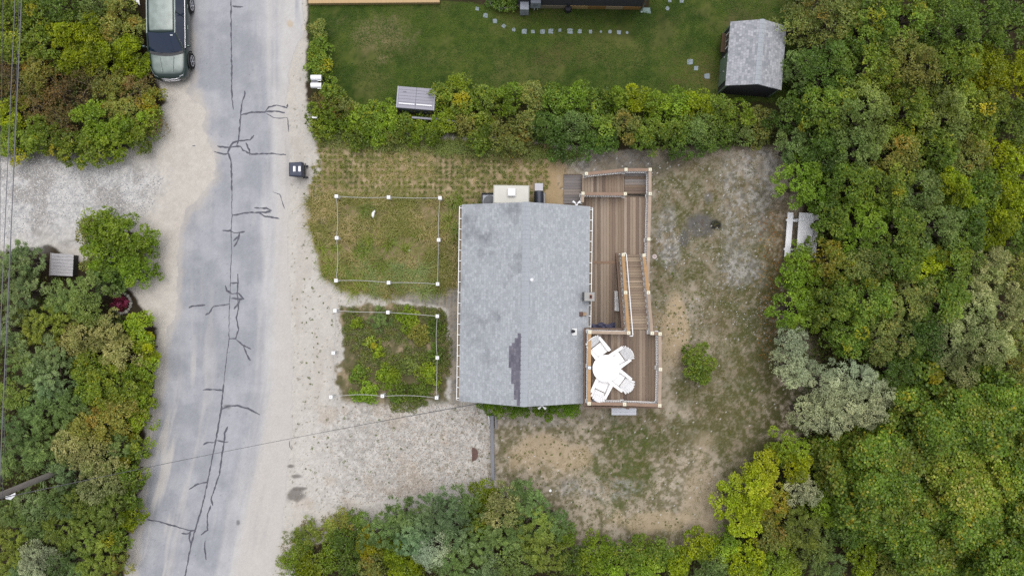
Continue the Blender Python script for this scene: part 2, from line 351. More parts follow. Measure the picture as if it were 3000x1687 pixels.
for k,pl in enumerate(CR):
    pts = []
    for a,b in zip(pl, pl[1:]):
        n = max(2, int(math.hypot(b[0]-a[0], b[1]-a[1])/7))
        for i in range(n): t = i/n; pts.append((a[0]+(b[0]-a[0])*t+rng.uniform(-.9,.9), a[1]+(b[1]-a[1])*t+rng.uniform(-.9,.9)))
    pts.append(pl[-1]); W = 1.0 if k in (10,5,38,39,40) else 2.1
    vs = []; L = len(pts)
    for i,p in enumerate(pts):
        q0 = pts[max(0,i-1)]; q1 = pts[min(L-1,i+1)]; dx,dy = q1[0]-q0[0], q1[1]-q0[1]; l = math.hypot(dx,dy) or 1
        w = W*rng.uniform(.5,1.45)*(.45 if i in (0,L-1) else 1)
        for s in (1,-1): vs.append(P(p[0]-dy/l*w*s, p[1]+dx/l*w*s, 0)+Vector((0,0,.0085+.0003*(k%13))))
    mb.add(vs, [(2*i,2*i+1,2*i+3,2*i+2) for i in range(L-1)])
tag(mb.build("crack_sealant", mat("tar", S(97,98,109), .7, noise=.25, nscale=9)), kind="structure")
# ------------------------------------------------------------ shared materials
M_white = mat("white_paint", (.79,.80,.81), .45, noise=.04, nscale=6)
M_plast = mat("white_plastic", (.80,.81,.84), .35)
M_cream = mat("cream_cap", (.74,.70,.55), .5)
M_dark = mat("black_plastic", (.035,.036,.042), .45, noise=.2, nscale=6)
M_hole = mat("dark_hole", (.02,.02,.02), .9)
M_shing_side = mat("cedar_shingle_wall", S(110,108,106), .85, noise=.3, nscale=12, bump=.3)
M_greywood = mat("weathered_wood", S(158,158,168), .85, noise=.22, nscale=6, bump=.2, stretch=(.6,9,1))
M_tan = mat("tan_timber", S(176,150,122), .7, noise=.14, nscale=4, stretch=(1,1,1))
M_concrete = mat("concrete", S(178,178,176), .9, noise=.1, nscale=9)
M_metal = mat("galvanised_metal", (.5,.52,.55), .4, metal=.7)
M_rust = mat("rusty_brown", S(112,88,82), .8, noise=.25, nscale=10)

def shingle_mat(name, ca, cb, dark, stain=0.0, bw=.17, rh=.135):
    """courses of tabs; uses the UV map in metres (u along the ridge, v down the slope)"""
    m = bpy.data.materials.new(name); m.use_nodes = True; nt = m.node_tree; L = nt.links.new; b = nt.nodes["Principled BSDF"]
    b.inputs["Roughness"].default_value = .9; b.inputs["Specular IOR Level"].default_value = .2
    uv = nt.nodes.new("ShaderNodeUVMap"); br = nt.nodes.new("ShaderNodeTexBrick")
    br.inputs["Scale"].default_value = 1; br.inputs["Brick Width"].default_value = bw; br.inputs["Row Height"].default_value = rh
    br.inputs["Mortar Size"].default_value = .008; br.inputs["Mortar Smooth"].default_value = .6; br.offset = .37; br.offset_frequency = 3; br.squash = 1.0
    br.inputs["Color1"].default_value = (0,0,0,1); br.inputs["Color2"].default_value = (1,1,1,1); br.inputs["Mortar"].default_value = (-.9,-.9,-.9,1); br.inputs["Bias"].default_value = -.1
    L(uv.outputs[0], br.inputs[0])
    mx = nt.nodes.new("ShaderNodeMix"); mx.data_type = 'RGBA'; mx.clamp_factor = False
    sep = nt.nodes.new("ShaderNodeSeparateColor"); L(br.outputs[0], sep.inputs[0]); L(sep.outputs[0], mx.inputs[0])
    mx.inputs[6].default_value = (*ca,1); mx.inputs[7].default_value = (*cb,1)
    tc = nt.nodes.new("ShaderNodeTexCoord"); n = nt.nodes.new("ShaderNodeTexNoise"); n.inputs["Scale"].default_value = .75; n.inputs["Detail"].default_value = 5; n.inputs["Roughness"].default_value = .6
    L(tc.outputs["Object"], n.inputs[0])
    r = nt.nodes.new("ShaderNodeMapRange"); r.inputs["From Min"].default_value = .52; r.inputs["From Max"].default_value = .68; r.inputs["To Min"].default_value = 0; r.inputs["To Max"].default_value = stain
    L(n.outputs[0], r.inputs[0])
    # stains gather on the upper west end of the roof
    sx = nt.nodes.new("ShaderNodeSeparateXYZ"); L(tc.outputs["Object"], sx.inputs[0])
    r2 = nt.nodes.new("ShaderNodeMapRange"); r2.inputs["From Min"].default_value = -3.5; r2.inputs["From Max"].default_value = 2.5; r2.inputs["To Min"].default_value = .45; r2.inputs["To Max"].default_value = 1
    L(sx.outputs[1], r2.inputs[0]); mu = nt.nodes.new("ShaderNodeMath"); mu.operation = 'MULTIPLY'; L(r.outputs[0], mu.inputs[0]); L(r2.outputs[0], mu.inputs[1])
    r3 = nt.nodes.new("ShaderNodeMapRange"); r3.inputs["From Min"].default_value = .9; r3.inputs["From Max"].default_value = -.4; L(sx.outputs[0], r3.inputs[0])
    mu2 = nt.nodes.new("ShaderNodeMath"); mu2.operation = 'MULTIPLY'; L(mu.outputs[0], mu2.inputs[0]); L(r3.outputs[0], mu2.inputs[1])
    m2 = nt.nodes.new("ShaderNodeMix"); m2.data_type = 'RGBA'; L(mu2.outputs[0], m2.inputs[0]); L(mx.outputs[2], m2.inputs[6]); m2.inputs[7].default_value = (*dark,1)
    n2 = nt.nodes.new("ShaderNodeTexNoise"); n2.inputs["Scale"].default_value = 18; n2.inputs["Detail"].default_value = 4; L(tc.outputs["Object"], n2.inputs[0])
    r4 = nt.nodes.new("ShaderNodeMapRange"); r4.inputs["From Min"].default_value = .3; r4.inputs["From Max"].default_value = .7; r4.inputs["To Min"].default_value = .88; r4.inputs["To Max"].default_value = 1.12; L(n2.outputs[0], r4.inputs[0])
    m3 = nt.nodes.new("ShaderNodeMix"); m3.data_type = 'RGBA'; m3.blend_type = 'MULTIPLY'; m3.inputs[0].default_value = 1; L(m2.outputs[2], m3.inputs[6]); L(r4.outputs[0], m3.inputs[7])
    L(m3.outputs[2], b.inputs["Base Color"])
    bp = nt.nodes.new("ShaderNodeBump"); bp.inputs["Strength"].default_value = .5; bp.inputs["Distance"].default_value = .01; L(sep.outputs[0], bp.inputs["Height"]); L(bp.outputs[0], b.inputs["Normal"])
    return m
M_roof = shingle_mat("roof_shingles", S(176,181,188), S(200,205,212), S(122,125,132), .7, bw=.17, rh=.125)
M_patch = shingle_mat("dark_shingles", S(112,110,124), S(140,138,150), S(105,103,112), 0)
M_shedroof = shingle_mat("shed_shingles", S(160,163,171), S(206,208,215), S(120,120,128), .1, bw=.13, rh=.13)
M_ridge = mat("ridge_shingles", S(186,192,200), .9, noise=.08, nscale=10)
def planks(name, cols, w, axis=0, seed=1, rough=.75):
    """boards: stepped random colour per board plus grain, by object coordinates"""
    m = bpy.data.materials.new(name); m.use_nodes = True; nt = m.node_tree; L = nt.links.new; b = nt.nodes["Principled BSDF"]
    b.inputs["Roughness"].default_value = rough; b.inputs["Specular IOR Level"].default_value = .25
    oi = nt.nodes.new("ShaderNodeVertexColor"); oi.layer_name = "Col"
    tc = nt.nodes.new("ShaderNodeTexCoord"); mp = nt.nodes.new("ShaderNodeMapping"); mp.inputs["Scale"].default_value = (14,1.2,5) if axis == 0 else (1.2,14,5)
    n = nt.nodes.new("ShaderNodeTexNoise"); n.inputs["Scale"].default_value = 1.6; n.inputs["Detail"].default_value = 6; n.inputs["Roughness"].default_value = .7
    L(tc.outputs["Object"], mp.inputs[0]); L(mp.outputs[0], n.inputs[0])
    r = nt.nodes.new("ShaderNodeMapRange"); r.inputs["From Min"].default_value = .3; r.inputs["From Max"].default_value = .7; r.inputs["To Min"].default_value = .9; r.inputs["To Max"].default_value = 1.1; L(n.outputs[0], r.inputs[0])
    mx = nt.nodes.new("ShaderNodeMix"); mx.data_type = 'RGBA'; mx.blend_type = 'MULTIPLY'; mx.inputs[0].default_value = 1
    L(oi.outputs[0], mx.inputs[6]); L(r.outputs[0], mx.inputs[7]); L(mx.outputs[2], b.inputs["Base Color"]); return m
M_plankV = planks("deck_planks", None, .14, 0); M_plankH = planks("deck_planks_cross", None, .14, 1)
BROWNS = [(147,130,115),(151,132,115),(130,114,101),(161,144,127),(145,127,110),(135,117,104),(170,154,139),(120,104,93)]
GREYS = [(140,134,134),(150,144,142),(132,126,126),(146,136,130)]
def boards(name, outline, z, w, axis, m, parent, cols=BROWNS, seed=0, th=.035, gap=.008):
    """deck boards clipped to a convex outline (list of (x,y)); axis 0 = boards run along y"""
    rg = random.Random(seed); vs = []; fs = []; vc = []
    ax = [p[axis] for p in outline]; lo, hi = min(ax), max(ax); t = lo
    def clip(poly, a, sgn, val):
        out = []
        for i in range(len(poly)):
            p, q = poly[i-1], poly[i]; ip = sgn*(p[a]-val) <= 0; iq = sgn*(q[a]-val) <= 0
            if ip != iq:
                s = (val-p[a])/(q[a]-p[a]); out.append((p[0]+(q[0]-p[0])*s, p[1]+(q[1]-p[1])*s))
            if iq: out.append(q)
        return out
    while t < hi-.02:
        pl = clip(clip(outline, axis, -1, t+gap/2), axis, 1, min(hi, t+w-gap/2))
        c = S(*rg.choice(cols)); k = rg.uniform(.9,1.1)
        # split into lengths now and then
        o = 1-axis; a0, a1 = (min(p[o] for p in pl), max(p[o] for p in pl)) if len(pl) > 2 else (0,0)
        cuts = [a0-1, rg.uniform(a0, a1), a1+1] if (a1-a0 > 2.6 and rg.random() < .5) else [a0-1, a1+1]
        for c0, c1 in zip(cuts, cuts[1:]):
            pp = clip(clip(pl, o, -1, c0+.002), o, 1, c1-.002)
            if len(pp) < 3: continue
            n = len(vs); kk = k*rg.uniform(.93,1.07)
            vs += [(p[0],p[1],z) for p in pp] + [(p[0],p[1],z-th) for p in pp]; L = len(pp)
            area = sum(pp[i-1][0]*pp[i][1]-pp[i][0]*pp[i-1][1] for i in range(L))
            top = tuple(range(n, n+L)); fs.append(top if area > 0 else top[::-1])
            for i in range(L): j = (i+1) % L; fs.append((n+i, n+j, n+L+j, n+L+i))
            vc += [(c[0]*kk, c[1]*kk, c[2]*kk, 1)]*(2*L)
        t += w
    me = bpy.data.meshes.new(name); me.from_pydata(vs, [], fs); ca = me.color_attributes.new("Col", 'FLOAT_COLOR', 'POINT')
    ca.data.foreach_set("color", [x for c in vc for x in c]); me.update(); return link(name, me, m, parent)

# ------------------------------------------------------------ the cottage
def gable_house(root, W, Lh, ze, zr, wall_in, roofm, wallm, ridge_off=0.0, wall_z=None, ridge_w=.16):
    """local frame: ridge along y, centre origin; W x Lh = roof plan, ze = eave, zr = ridge"""
    mb = MB(); x0, x1, y0, y1 = -W/2, W/2, -Lh/2, Lh/2; rx = ridge_off; t = .09
    vs = [(x0,y0,ze),(rx,y0,zr),(x1,y0,ze),(x0,y1,ze),(rx,y1,zr),(x1,y1,ze)]; vs += [(a,b,c-t) for a,b,c in vs]
    mb.add(vs, [(0,1,4,3),(1,2,5,4),(6,9,10,7),(7,10,11,8),(0,6,7,1),(1,7,8,2),(3,4,10,9),(4,5,11,10),(0,3,9,6),(2,8,11,5)])
    ro = mb.build("roof", roofm, root); me = ro.data; uvl = me.uv_layers.new(name="UVMap")
    for p in me.polygons:
        for li in p.loop_indices:
            v = me.vertices[me.loops[li].vertex_index].co
            sl = math.hypot(1, (zr-ze)/(W/2)); uvl.data[li].uv = (v.y, abs(v.x-rx)*sl)
    # ridge caps: overlapping saddles
    rc = MB(); n = int(Lh/.2); h = ridge_w
    for i in range(n):
        a = y0+i*Lh/n; b = a+Lh/n+.03; b = min(b, y1+.01); dz = (zr-ze)/(W/2)*h; k = .012+ (i%2)*.0
        rc.add([(rx-h,a,zr-dz+.02),(rx,a,zr+.028),(rx+h,a,zr-dz+.02),(rx-h,b,zr-dz+.008),(rx,b,zr+.014),(rx+h,b,zr-dz+.008)], [(0,1,4,3),(1,2,5,4),(0,3,5,2)])
    rc.build("ridge_cap", M_ridge, ro)
    # walls
    wi = wall_in; wb = MB(); zt = ze-t; s = (zr-ze)/(W/2)
    ax0, ax1, ay0, ay1 = x0+wi, x1-wi, y0+wi*.6, y1-wi*.6; zl = zt+wi*s-.01
    zk = zr-t-.01
    wb.add([(ax0,ay0,0),(ax1,ay0,0),(ax1,ay0,zl),(rx,ay0,zk),(ax0,ay0,zl),(ax0,ay1,0),(ax1,ay1,0),(ax1,ay1,zl),(rx,ay1,zk),(ax0,ay1,zl)],
           [(0,1,2,3,4),(6,5,9,8,7),(1,6,7,2),(5,0,4,9)])
    wb.build("wall", wallm, root); return ro
HZE, HZR = 2.75, 4.35
hx, hy = .575, -.72; HRZ = math.radians(-.85)
house = empty("cottage", (hx, hy, 0), HRZ, "grey-shingled gabled cottage with timber decks, at the centre of the photo", "house")
HW, HL = 5.86, 8.96
hroof = gable_house(house, HW, HL, HZE, HZR, .28, M_roof, M_shing_side)
# replacement shingles: dark stepped patch just west of the ridge, south end
pm = MB(); s_ = (HZR-HZE)/(HW/2)
def patch_cell(u0,u1,y0,y1):
    z = lambda x: HZR - abs(x)*s_ + .012
    pm.add([(u0,y0,z(u0)),(u1,y0,z(u1)),(u1,y1,z(u1)),(u0,y1,z(u0)),(u0,y0,z(u0)-.02),(u0,y1,z(u0)-.02)], [(0,1,2,3),(0,3,5,4)])
def hl(px, py, z):                     # pixel -> house-local
    return Matrix.Rotation(-HRZ, 4, 'Z') @ (P(px,py,z)-Vector((hx,hy,0)))
for (c0,c1,p0,p1) in ((-.19,-.13,976,1188),(-.3,-.19,976,1188),(-.43,-.3,990,1170),(-.56,-.43,1005,1125),(-.68,-.56,1014,1078)):
    a = hl(1515,p1,4.2).y; b = hl(1515,p0,4.2).y; patch_cell(c0,c1,max(a,-HL/2+.02),b)
pt = pm.build("replacement_shingles", M_patch, house); uvl = pt.data.uv_layers.new(name="UVMap")
for p in pt.data.polygons:
    for li in p.loop_indices:
        v = pt.data.vertices[pt.data.loops[li].vertex_index].co; uvl.data[li].uv = (v.y, abs(v.x)*1.13)
tag(pt, "darker grey stepped patch of newer shingles beside the ridge")
def gutter(x, sgn, y0, y1):
    g = MB(); z = HZE-.05; w = .11
    g.box(x+sgn*w-.014, x+sgn*w+.014, y0, y1, z-.10, z+.03, 0)
    g.box(min(x,x+sgn*w), max(x,x+sgn*w), y0, y1, z-.10, z-.085, 1)
    g.box(min(x,x+sgn*w), max(x,x+sgn*w), y0-.012, y0, z-.1, z+.03, 0); g.box(min(x,x+sgn*w), max(x,x+sgn*w), y1, y1+.012, z-.1, z+.03, 0)
    k = int((y1-y0)/.47)
    for i in range(k+1):
        yy = y0+.08+(y1-y0-.16)*i/k; g.box(min(x,x+sgn*w), max(x,x+sgn*w), yy-.014, yy+.014, z+.018, z+.034, 0)
    return g.build("gutter", [M_white, mat("gutter_inside", S(150,138,122), .8)], house)
gutter(-HW/2, -1, -HL/2+.06, HL/2-.08)
gutter(HW/2, 1, -HL/2+1.95, HL/2-.06)
# twin floodlights on the gables
def floodlight(px, py, z, dirs):
    c = hl(px, py, z); e = MB(); e.cbox((c.x,c.y+.05*dirs,c.z), (.12,.06,.1))
    for s in (-1,1):
        e.tube([(c.x+s*.03,c.y,c.z),(c.x+s*.09,c.y-.05*dirs,c.z-.01),(c.x+s*.17,c.y-.10*dirs,c.z-.03)], [.02,.045,.065], 10)
    return e.build("floodlight", M_plast, house, smooth=True)
floodlight(1588, 1190, 3.2, 1); floodlight(1689, 597, 2.9, -1)
# roof fittings
def roof_z(x): return HZR-abs(x)*s_
c = hl(1557,820,4.25); e = MB(); zz = roof_z(c.x); e.lathe([(.11,-.03),(.06,.05),(.045,.07),(.045,.3),(.03,.3)], 16, (c.x,c.y,zz)); e.build("vent_pipe", M_plast, house, smooth=False)
c = hl(1683,970,3.3); zz = roof_z(c.x); e = MB(); e.add([(c.x-.10,c.y-.19,roof_z(c.x-.1)+.015),(c.x+.13,c.y-.19,roof_z(c.x+.13)+.015),(c.x+.13,c.y+.12,roof_z(c.x+.13)+.015),(c.x-.1,c.y+.12,roof_z(c.x-.1)+.015)],[(0,1,2,3)],1)
e.tube([(c.x-.02,c.y,zz-.05),(c.x-.02,c.y,zz+.22),(c.x-.1,c.y,zz+.3)], [.06,.06,.08], 14, 0); e.build("flue_pipe", [M_dark, M_white], house)
c = hl(1706,920,3.05); zz = roof_z(c.x); e = MB(); e.bevbox(c.x-.13,c.x+.02,c.y-.1,c.y+.1,zz-.1,zz+.16,.03); e.bevbox(c.x+.03,c.x+.2,c.y-.08,c.y+.08,zz-.1,zz+.05,.02,1); e.build("exhaust_hood", [M_rust, M_tan], house)
c = hl(1727,869,3.6); ch = MB(); ch.box(c.x-.26,c.x+.17,c.y-.2,c.y+.2,0,3.48,0); ch.bevbox(c.x-.23,c.x+.23,c.y-.2,c.y+.2,3.5,3.62,.02,1)
ch.box(c.x-.0,c.x+.11,c.y-.08,c.y+.08,3.62,3.66,2); ch.box(c.x+.015,c.x+.095,c.y-.065,c.y+.065,3.655,3.664,3)
ch.build("chimney", [M_shing_side, M_concrete, mat("flue_clay", S(190,100,70), .8), M_hole], house)
# boxed chase on the north gable
a = hl(1445,590,2.9); b = hl(1551,544,2.9); ch = MB(); ch.box(a.x+.05,b.x-.05,a.y-.1,b.y-.05,0,2.86,0); ch.bevbox(a.x,b.x,a.y-.12,b.y,2.86,2.98,.05,1)
bay = ch.build("bay", [M_shing_side, mat("cream_metal", S(222,222,214), .5, noise=.05, nscale=2)], house)
c = hl(1499,563,3.2); ch = MB(); ch.bevbox(c.x-.18,c.x+.18,c.y-.18,c.y+.18,3.08,3.2,.04); ch.box(c.x-.13,c.x+.13,c.y-.13,c.y+.13,2.985,3.08); ch.build("vent_cap", M_plast, bay)
# wall features on the deck side: window unit, counter shelf
wx = HW/2-.28
a = hl(1733,760,1.5); b = hl(1733,795,1.5); e = MB(); e.bevbox(wx+.0,wx+.42,b.y,a.y,1.35,1.62,.02); e.build("wall_unit", mat("pale_blue_grey", S(190,198,210), .5), house)
a = hl(1735,893,1.0); b = hl(1735,953,1.0); e = MB(); e.box(wx+.0,wx+.52,b.y,a.y,.98,1.02); e.build("shelf", M_tan, house)
for yy, w_, h0, h1 in ((-2.2,1.1,.5,2.5),(1.6,1.6,.9,2.2)):
    e = MB(); e.box(wx+.003,wx+.05,yy-w_/2,yy+w_/2,h0,h1,0); wn_ = e.build("window" if h0 > .6 else "door", M_white, house); g = MB(); g.box(wx+.052,wx+.058,yy-w_/2+.08,yy+w_/2-.08,h0+.1,h1-.1); g.build("pane", mat("glass_dark", (.03,.04,.05), .1, spec=.6), wn_)

# ------------------------------------------------------------ decks
ZL, ZU = .55, 3.2
deck = empty("timber_deck", (P(1800,760,0).x, P(1800,760,0).y, 0), 0, "brown two-level timber deck with white railings and stairs, east of the cottage", "deck")
Mi = Matrix.Translation(-deck.location)
def dl(px, py, z): v = P(px, py, z); return (v.x-deck.location.x, v.y-deck.location.y)
def dv(px, py, z): v = P(px, py, z); return Vector((v.x-deck.location.x, v.y-deck.location.y, z))
boards("deck_floor", [dl(1706,578,ZL),dl(1895,576,ZL),dl(1890,972,ZL),dl(1690,970,ZL)], ZL, .142, 0, M_plankV, deck, seed=3)
# cross board in the floor and dark step strip
e = MB(); a = dv(1728,769,ZL); b = dv(1812,769,ZL); e.box(a.x,b.x,a.y-.065,a.y+.065,ZL+.002,ZL+.012); e.build("cross_board", mat("cross_board_wood", S(150,124,104), .7, noise=.12, nscale=4), deck)
e = MB(); a = dv(1836,577,.42); b = dv(1896,577,.42); e.box(a.x,b.x,a.y-.075,a.y+.085,.42,.45); e.box(a.x+.02,b.x-.02,a.y-.03,a.y+.03,.45,.462); e.build("step_strip", mat("dark_step_wood", S(70,66,64), .8, noise=.3, nscale=10), deck)
# ramp and landing north of it
boards("landing", [dl(1830,509,.48),dl(1897,507,.48),dl(1896,568,.48),dl(1830,568,.48)], .48, .142, 1, M_plankH, deck, seed=5, cols=GREYS+BROWNS)
rb = boards("ramp", [dl(1704,517,.35),dl(1829,508,.45),dl(1829,568,.45),dl(1704,568,.35)], .44, .142, 0, M_plankV, deck, seed=8)
boards("ground_platform", [dl(1652,512,.12),dl(1703,512,.12),dl(1703,597,.12),dl(1652,597,.12)], .12, .142, 1, M_plankH, deck, seed=6, cols=GREYS)
e = MB()
for (x0,y0,x1,y1,z) in ((1706,570,1896,578,ZL-.04),(1892,578,1890,972,ZL-.04),(1652,512,1704,512,.08)):
    a = dv(x0,y0,z); b = dv(x1,y1,z); e.bar(a,b,.04,.16)
a = dv(1829,507,.4); b = dv(1897,506,.4); e.bar(a,b,.04,.18); a = dv(1704,516,.35); b = dv(1829,507,.4); e.bar(a,b,.04,.18); a = dv(1898,506,.4); b = dv(1897,570,.4); e.bar(a,b,.04,.18)
e.build("rim_joist", mat("rim_wood", S(128,112,98), .8, noise=.15, nscale=4), deck)
# stairs up to the roof deck: treads of two boards each
st0, st1 = dv(1851,744,ZL), dv(1868,968,ZU)
ystart = P(0,746,ZL).y - deck.location.y; yend = P(0,966,ZU).y - deck.location.y
NT = 14; tr = MB(); stair = empty("stair", (0,0,0)); stair.parent = deck
zt = lambda i: ZL+(ZU-ZL)*i/NT
L_ = lambda z: (1812+ (1828-1812)*(z-ZL)/(ZU-ZL)); R_ = lambda z: (1882+(1908-1882)*(z-ZL)/(ZU-ZL))
rg = random.Random(12)
for i in range(NT):
    z = zt(i+1); f = i/NT; y0 = ystart+(yend-ystart)*f; y1 = ystart+(yend-ystart)*(i+1)/NT
    xl = P(L_(z)-2,0,z).x-deck.location.x; xr = P(R_(z)+6,0,z).x-deck.location.x; m_ = (y0+y1)/2
    vs = []; t_ = MB()
    cc_ = []
    for (ya,yb) in ((y0,m_+.004),(m_-.004,y1-.0)):
        t_.box(xl,xr,yb-.012+.02,ya,z-.035,z)
    o = t_.build("tread", M_plankH, stair); ca = o.data.color_attributes.new("Col",'FLOAT_COLOR','POINT')
    for b_ in range(2):
        c_ = S(*rg.choice([(170,152,132),(160,142,124),(178,160,140),(152,134,118)])); k = rg.uniform(.98,1.15)
        for q in range(8): ca.data[b_*8+q].color = (c_[0]*k,c_[1]*k,c_[2]*k,1)
rs_ = MB()
for i in range(NT):
    y0 = ystart+(yend-ystart)*i/NT; xl = P(L_(zt(i))-1,0,zt(i)).x-deck.location.x; xr = P(R_(zt(i))+5,0,zt(i)).x-deck.location.x; rs_.box(xl,xr,y0-.018,y0-.003,zt(i)-.04,zt(i+1)-.037)
rs_.build('riser', mat('riser_wood', S(150,132,116), .8), stair)
sg = MB()
for px_ in (1808,):
    a = Vector((P(1806,0,ZL).x-deck.location.x, ystart, ZL-.05)); b = Vector((P(1823,0,ZU).x-deck.location.x, yend, ZU-.05)); sg.bar(a,b,.09,.3)
a = Vector((P(1888,0,ZL).x-deck.location.x, ystart, ZL-.05)); b = Vector((P(1914,0,ZU).x-deck.location.x, yend, ZU-.1)); sg.bar(a,b,.05,.28)
sg.build("stringer", mat("stringer_wood", S(140,118,104), .8, noise=.12, nscale=4), stair)
# upper deck
boards("roof_deck_floor", [dl(1716,967,ZU),dl(1931,967,ZU),dl(1930,1191,ZU),dl(1716,1187,ZU)], ZU, .142, 0, M_plankV, deck, seed=21)
e = MB()
for (x0,y0,x1,y1) in ((1713,962,1826,964),(1713,962,1712,1190),(1712,1191,1931,1193),(1932,967,1931,1193)):
    e.bar(dv(x0,y0,ZU-.05), dv(x1,y1,ZU-.05), .07, .2)
for (x,y) in ((1740,975),(1920,985),(1920,1180),(1826,975),(1826,1180),(1740,1182)):
    a = dv(x,y,1.5); e.box(a.x-.07,a.x+.07,a.y-.07,a.y+.07,0,ZU-.15)
e.build("roof_deck_frame", mat("frame_wood", S(132,112,98), .8, noise=.12, nscale=4), deck)
# railings: top plank, white rails and balusters
PH = .98
def post(b, h=PH, cap=M_cream):
    p = MB(); p.bevbox(b.x-.06,b.x+.06,b.y-.06,b.y+.06,b.z-.15,b.z+h,.004); p.bevbox(b.x-.085,b.x+.085,b.y-.085,b.y+.085,b.z+.002,b.z+.045,.012); o = p.build("post", M_white, deck)
    c = MB(); c.bevbox(b.x-.078,b.x+.078,b.y-.078,b.y+.078,b.z+h,b.z+h+.05,.025); c.box(b.x-.016,b.x+.016,b.y-.016,b.y+.016,b.z+h+.05,b.z+h+.062,1); c.build("post_cap", [cap, M_hole], o); return o
M_topA = mat("rail_plank_tan", S(196,160,118), .7, noise=.12, nscale=5); M_topB = mat("rail_plank_brown", S(160,134,116), .7, noise=.12, nscale=5); M_topC = mat("rail_plank_pale", S(186,166,148), .7, noise=.12, nscale=5)
M_vinyl = mat('bright_white_vinyl', (.88,.88,.89), .4)
def railing(a, b, top=M_topB, inner=0, stair_=False):
    a = Vector(a); b = Vector(b); d = (b-a); L = d.length; u = d.normalized(); H = Vector((0,0,1))
    r = MB(); r.bar(a+u*.05+H*(PH-.045), b-u*.05+H*(PH-.045), .14, .035); o = r.build("railing", top, deck)
    w = MB(); w.bar(a+u*.06+H*.09, b-u*.06+H*.09, .10, .06); w.bar(a+u*.06+H*(PH-.10), b-u*.06+H*(PH-.10), .05, .07)
    n = max(2, int(L/.11))
    for i in range(1, n):
        p = a+d*i/n; w.box(p.x-.036,p.x+.036,p.y-.036,p.y+.036,p.z+.11,p.z+PH-.12)
    w.build("balusters", M_vinyl, o); return o
def zpx(px, py, z): return dv(px, py, z)
ct = .0
# base points of posts come from the cap pixels at cap height
def cap(px, py, z): v = P(px, py, z+PH+.03); return Vector((v.x-deck.location.x, v.y-deck.location.y, z))
zl = .48
nA, nB, nC = cap(1718,509,zl-.08), cap(1834,497,zl), cap(1905,497,zl)
mA, mB_, mC, mD = cap(1708,567,ZL), cap(1832,568,ZL), cap(1905,568,ZL), cap(1901,701,ZL)
for p in (nA,nB,nC,mA,mB_,mC,mD): post(p)
railing(nA,nB,M_topB); railing(nB,nC,M_topB); railing(nC,mC,M_topC); railing(mA,mB_,M_topB); railing(mC,mD,M_topC)
mE = cap(1898,835,ZL); railing(mD,mE,M_topC); post(mE)
mF = dv(1706,596,ZL+PH); mF.z = ZL; railing(mF,mA,M_topC)
# stair rails
sA0, sA1 = cap(1826,746,ZL+.05), cap(1842,975,ZU); sB0, sB1 = cap(1887,748,ZL+.05), cap(1911,976,ZU)
sAm = cap(1833,857,(ZL+ZU)/2); sBm = cap(1900,857,(ZL+ZU)/2)
for p in (sA0,sAm,sA1,sB0,sBm,sB1): post(p)
railing(sA0,sAm,M_topA); railing(sAm,sA1,M_topA); railing(sB0,sBm,M_topA); railing(sBm,sB1,M_topC)
# round white handrail inside the west stair rail
hr = MB(); a = sA0+Vector((.10,.0,.93)); b = sA1+Vector((.19,.0,.93))
hr.tube([a+Vector((-.08,.05,0)),a+Vector((0,.09,0)),a+Vector((.06,.0,0)),b+Vector((0,-.06,0)),b+Vector((0,-.14,-.02)),b+Vector((-.14,-.14,-.02))], .024, 8)
hr.build("handrail", M_plast, deck, smooth=True)
# roof deck rails
uA, uB = cap(1728,973,ZU), sA1; uC = cap(1934,978,ZU); uD = cap(1935,1082,ZU); uE = cap(1933,1188,ZU); uF = cap(1830,1184,ZU); uG = cap(1726,1182,ZU); uH = cap(1727,1077,ZU)
for p in (uA,uC,uD,uE,uF,uG): post(p)
# solar post light frame on the west rail
o = post(uH, PH-.02, M_metal)
railing(uA,uB,M_topC); railing(sB1,uC,M_topB); railing(uC,uD,M_topC); railing(uD,uE,M_topC); railing(uG,uF,M_topB); railing(uF,uE,M_topB); railing(uA,uH,M_topA); railing(uH,uG,M_topA)

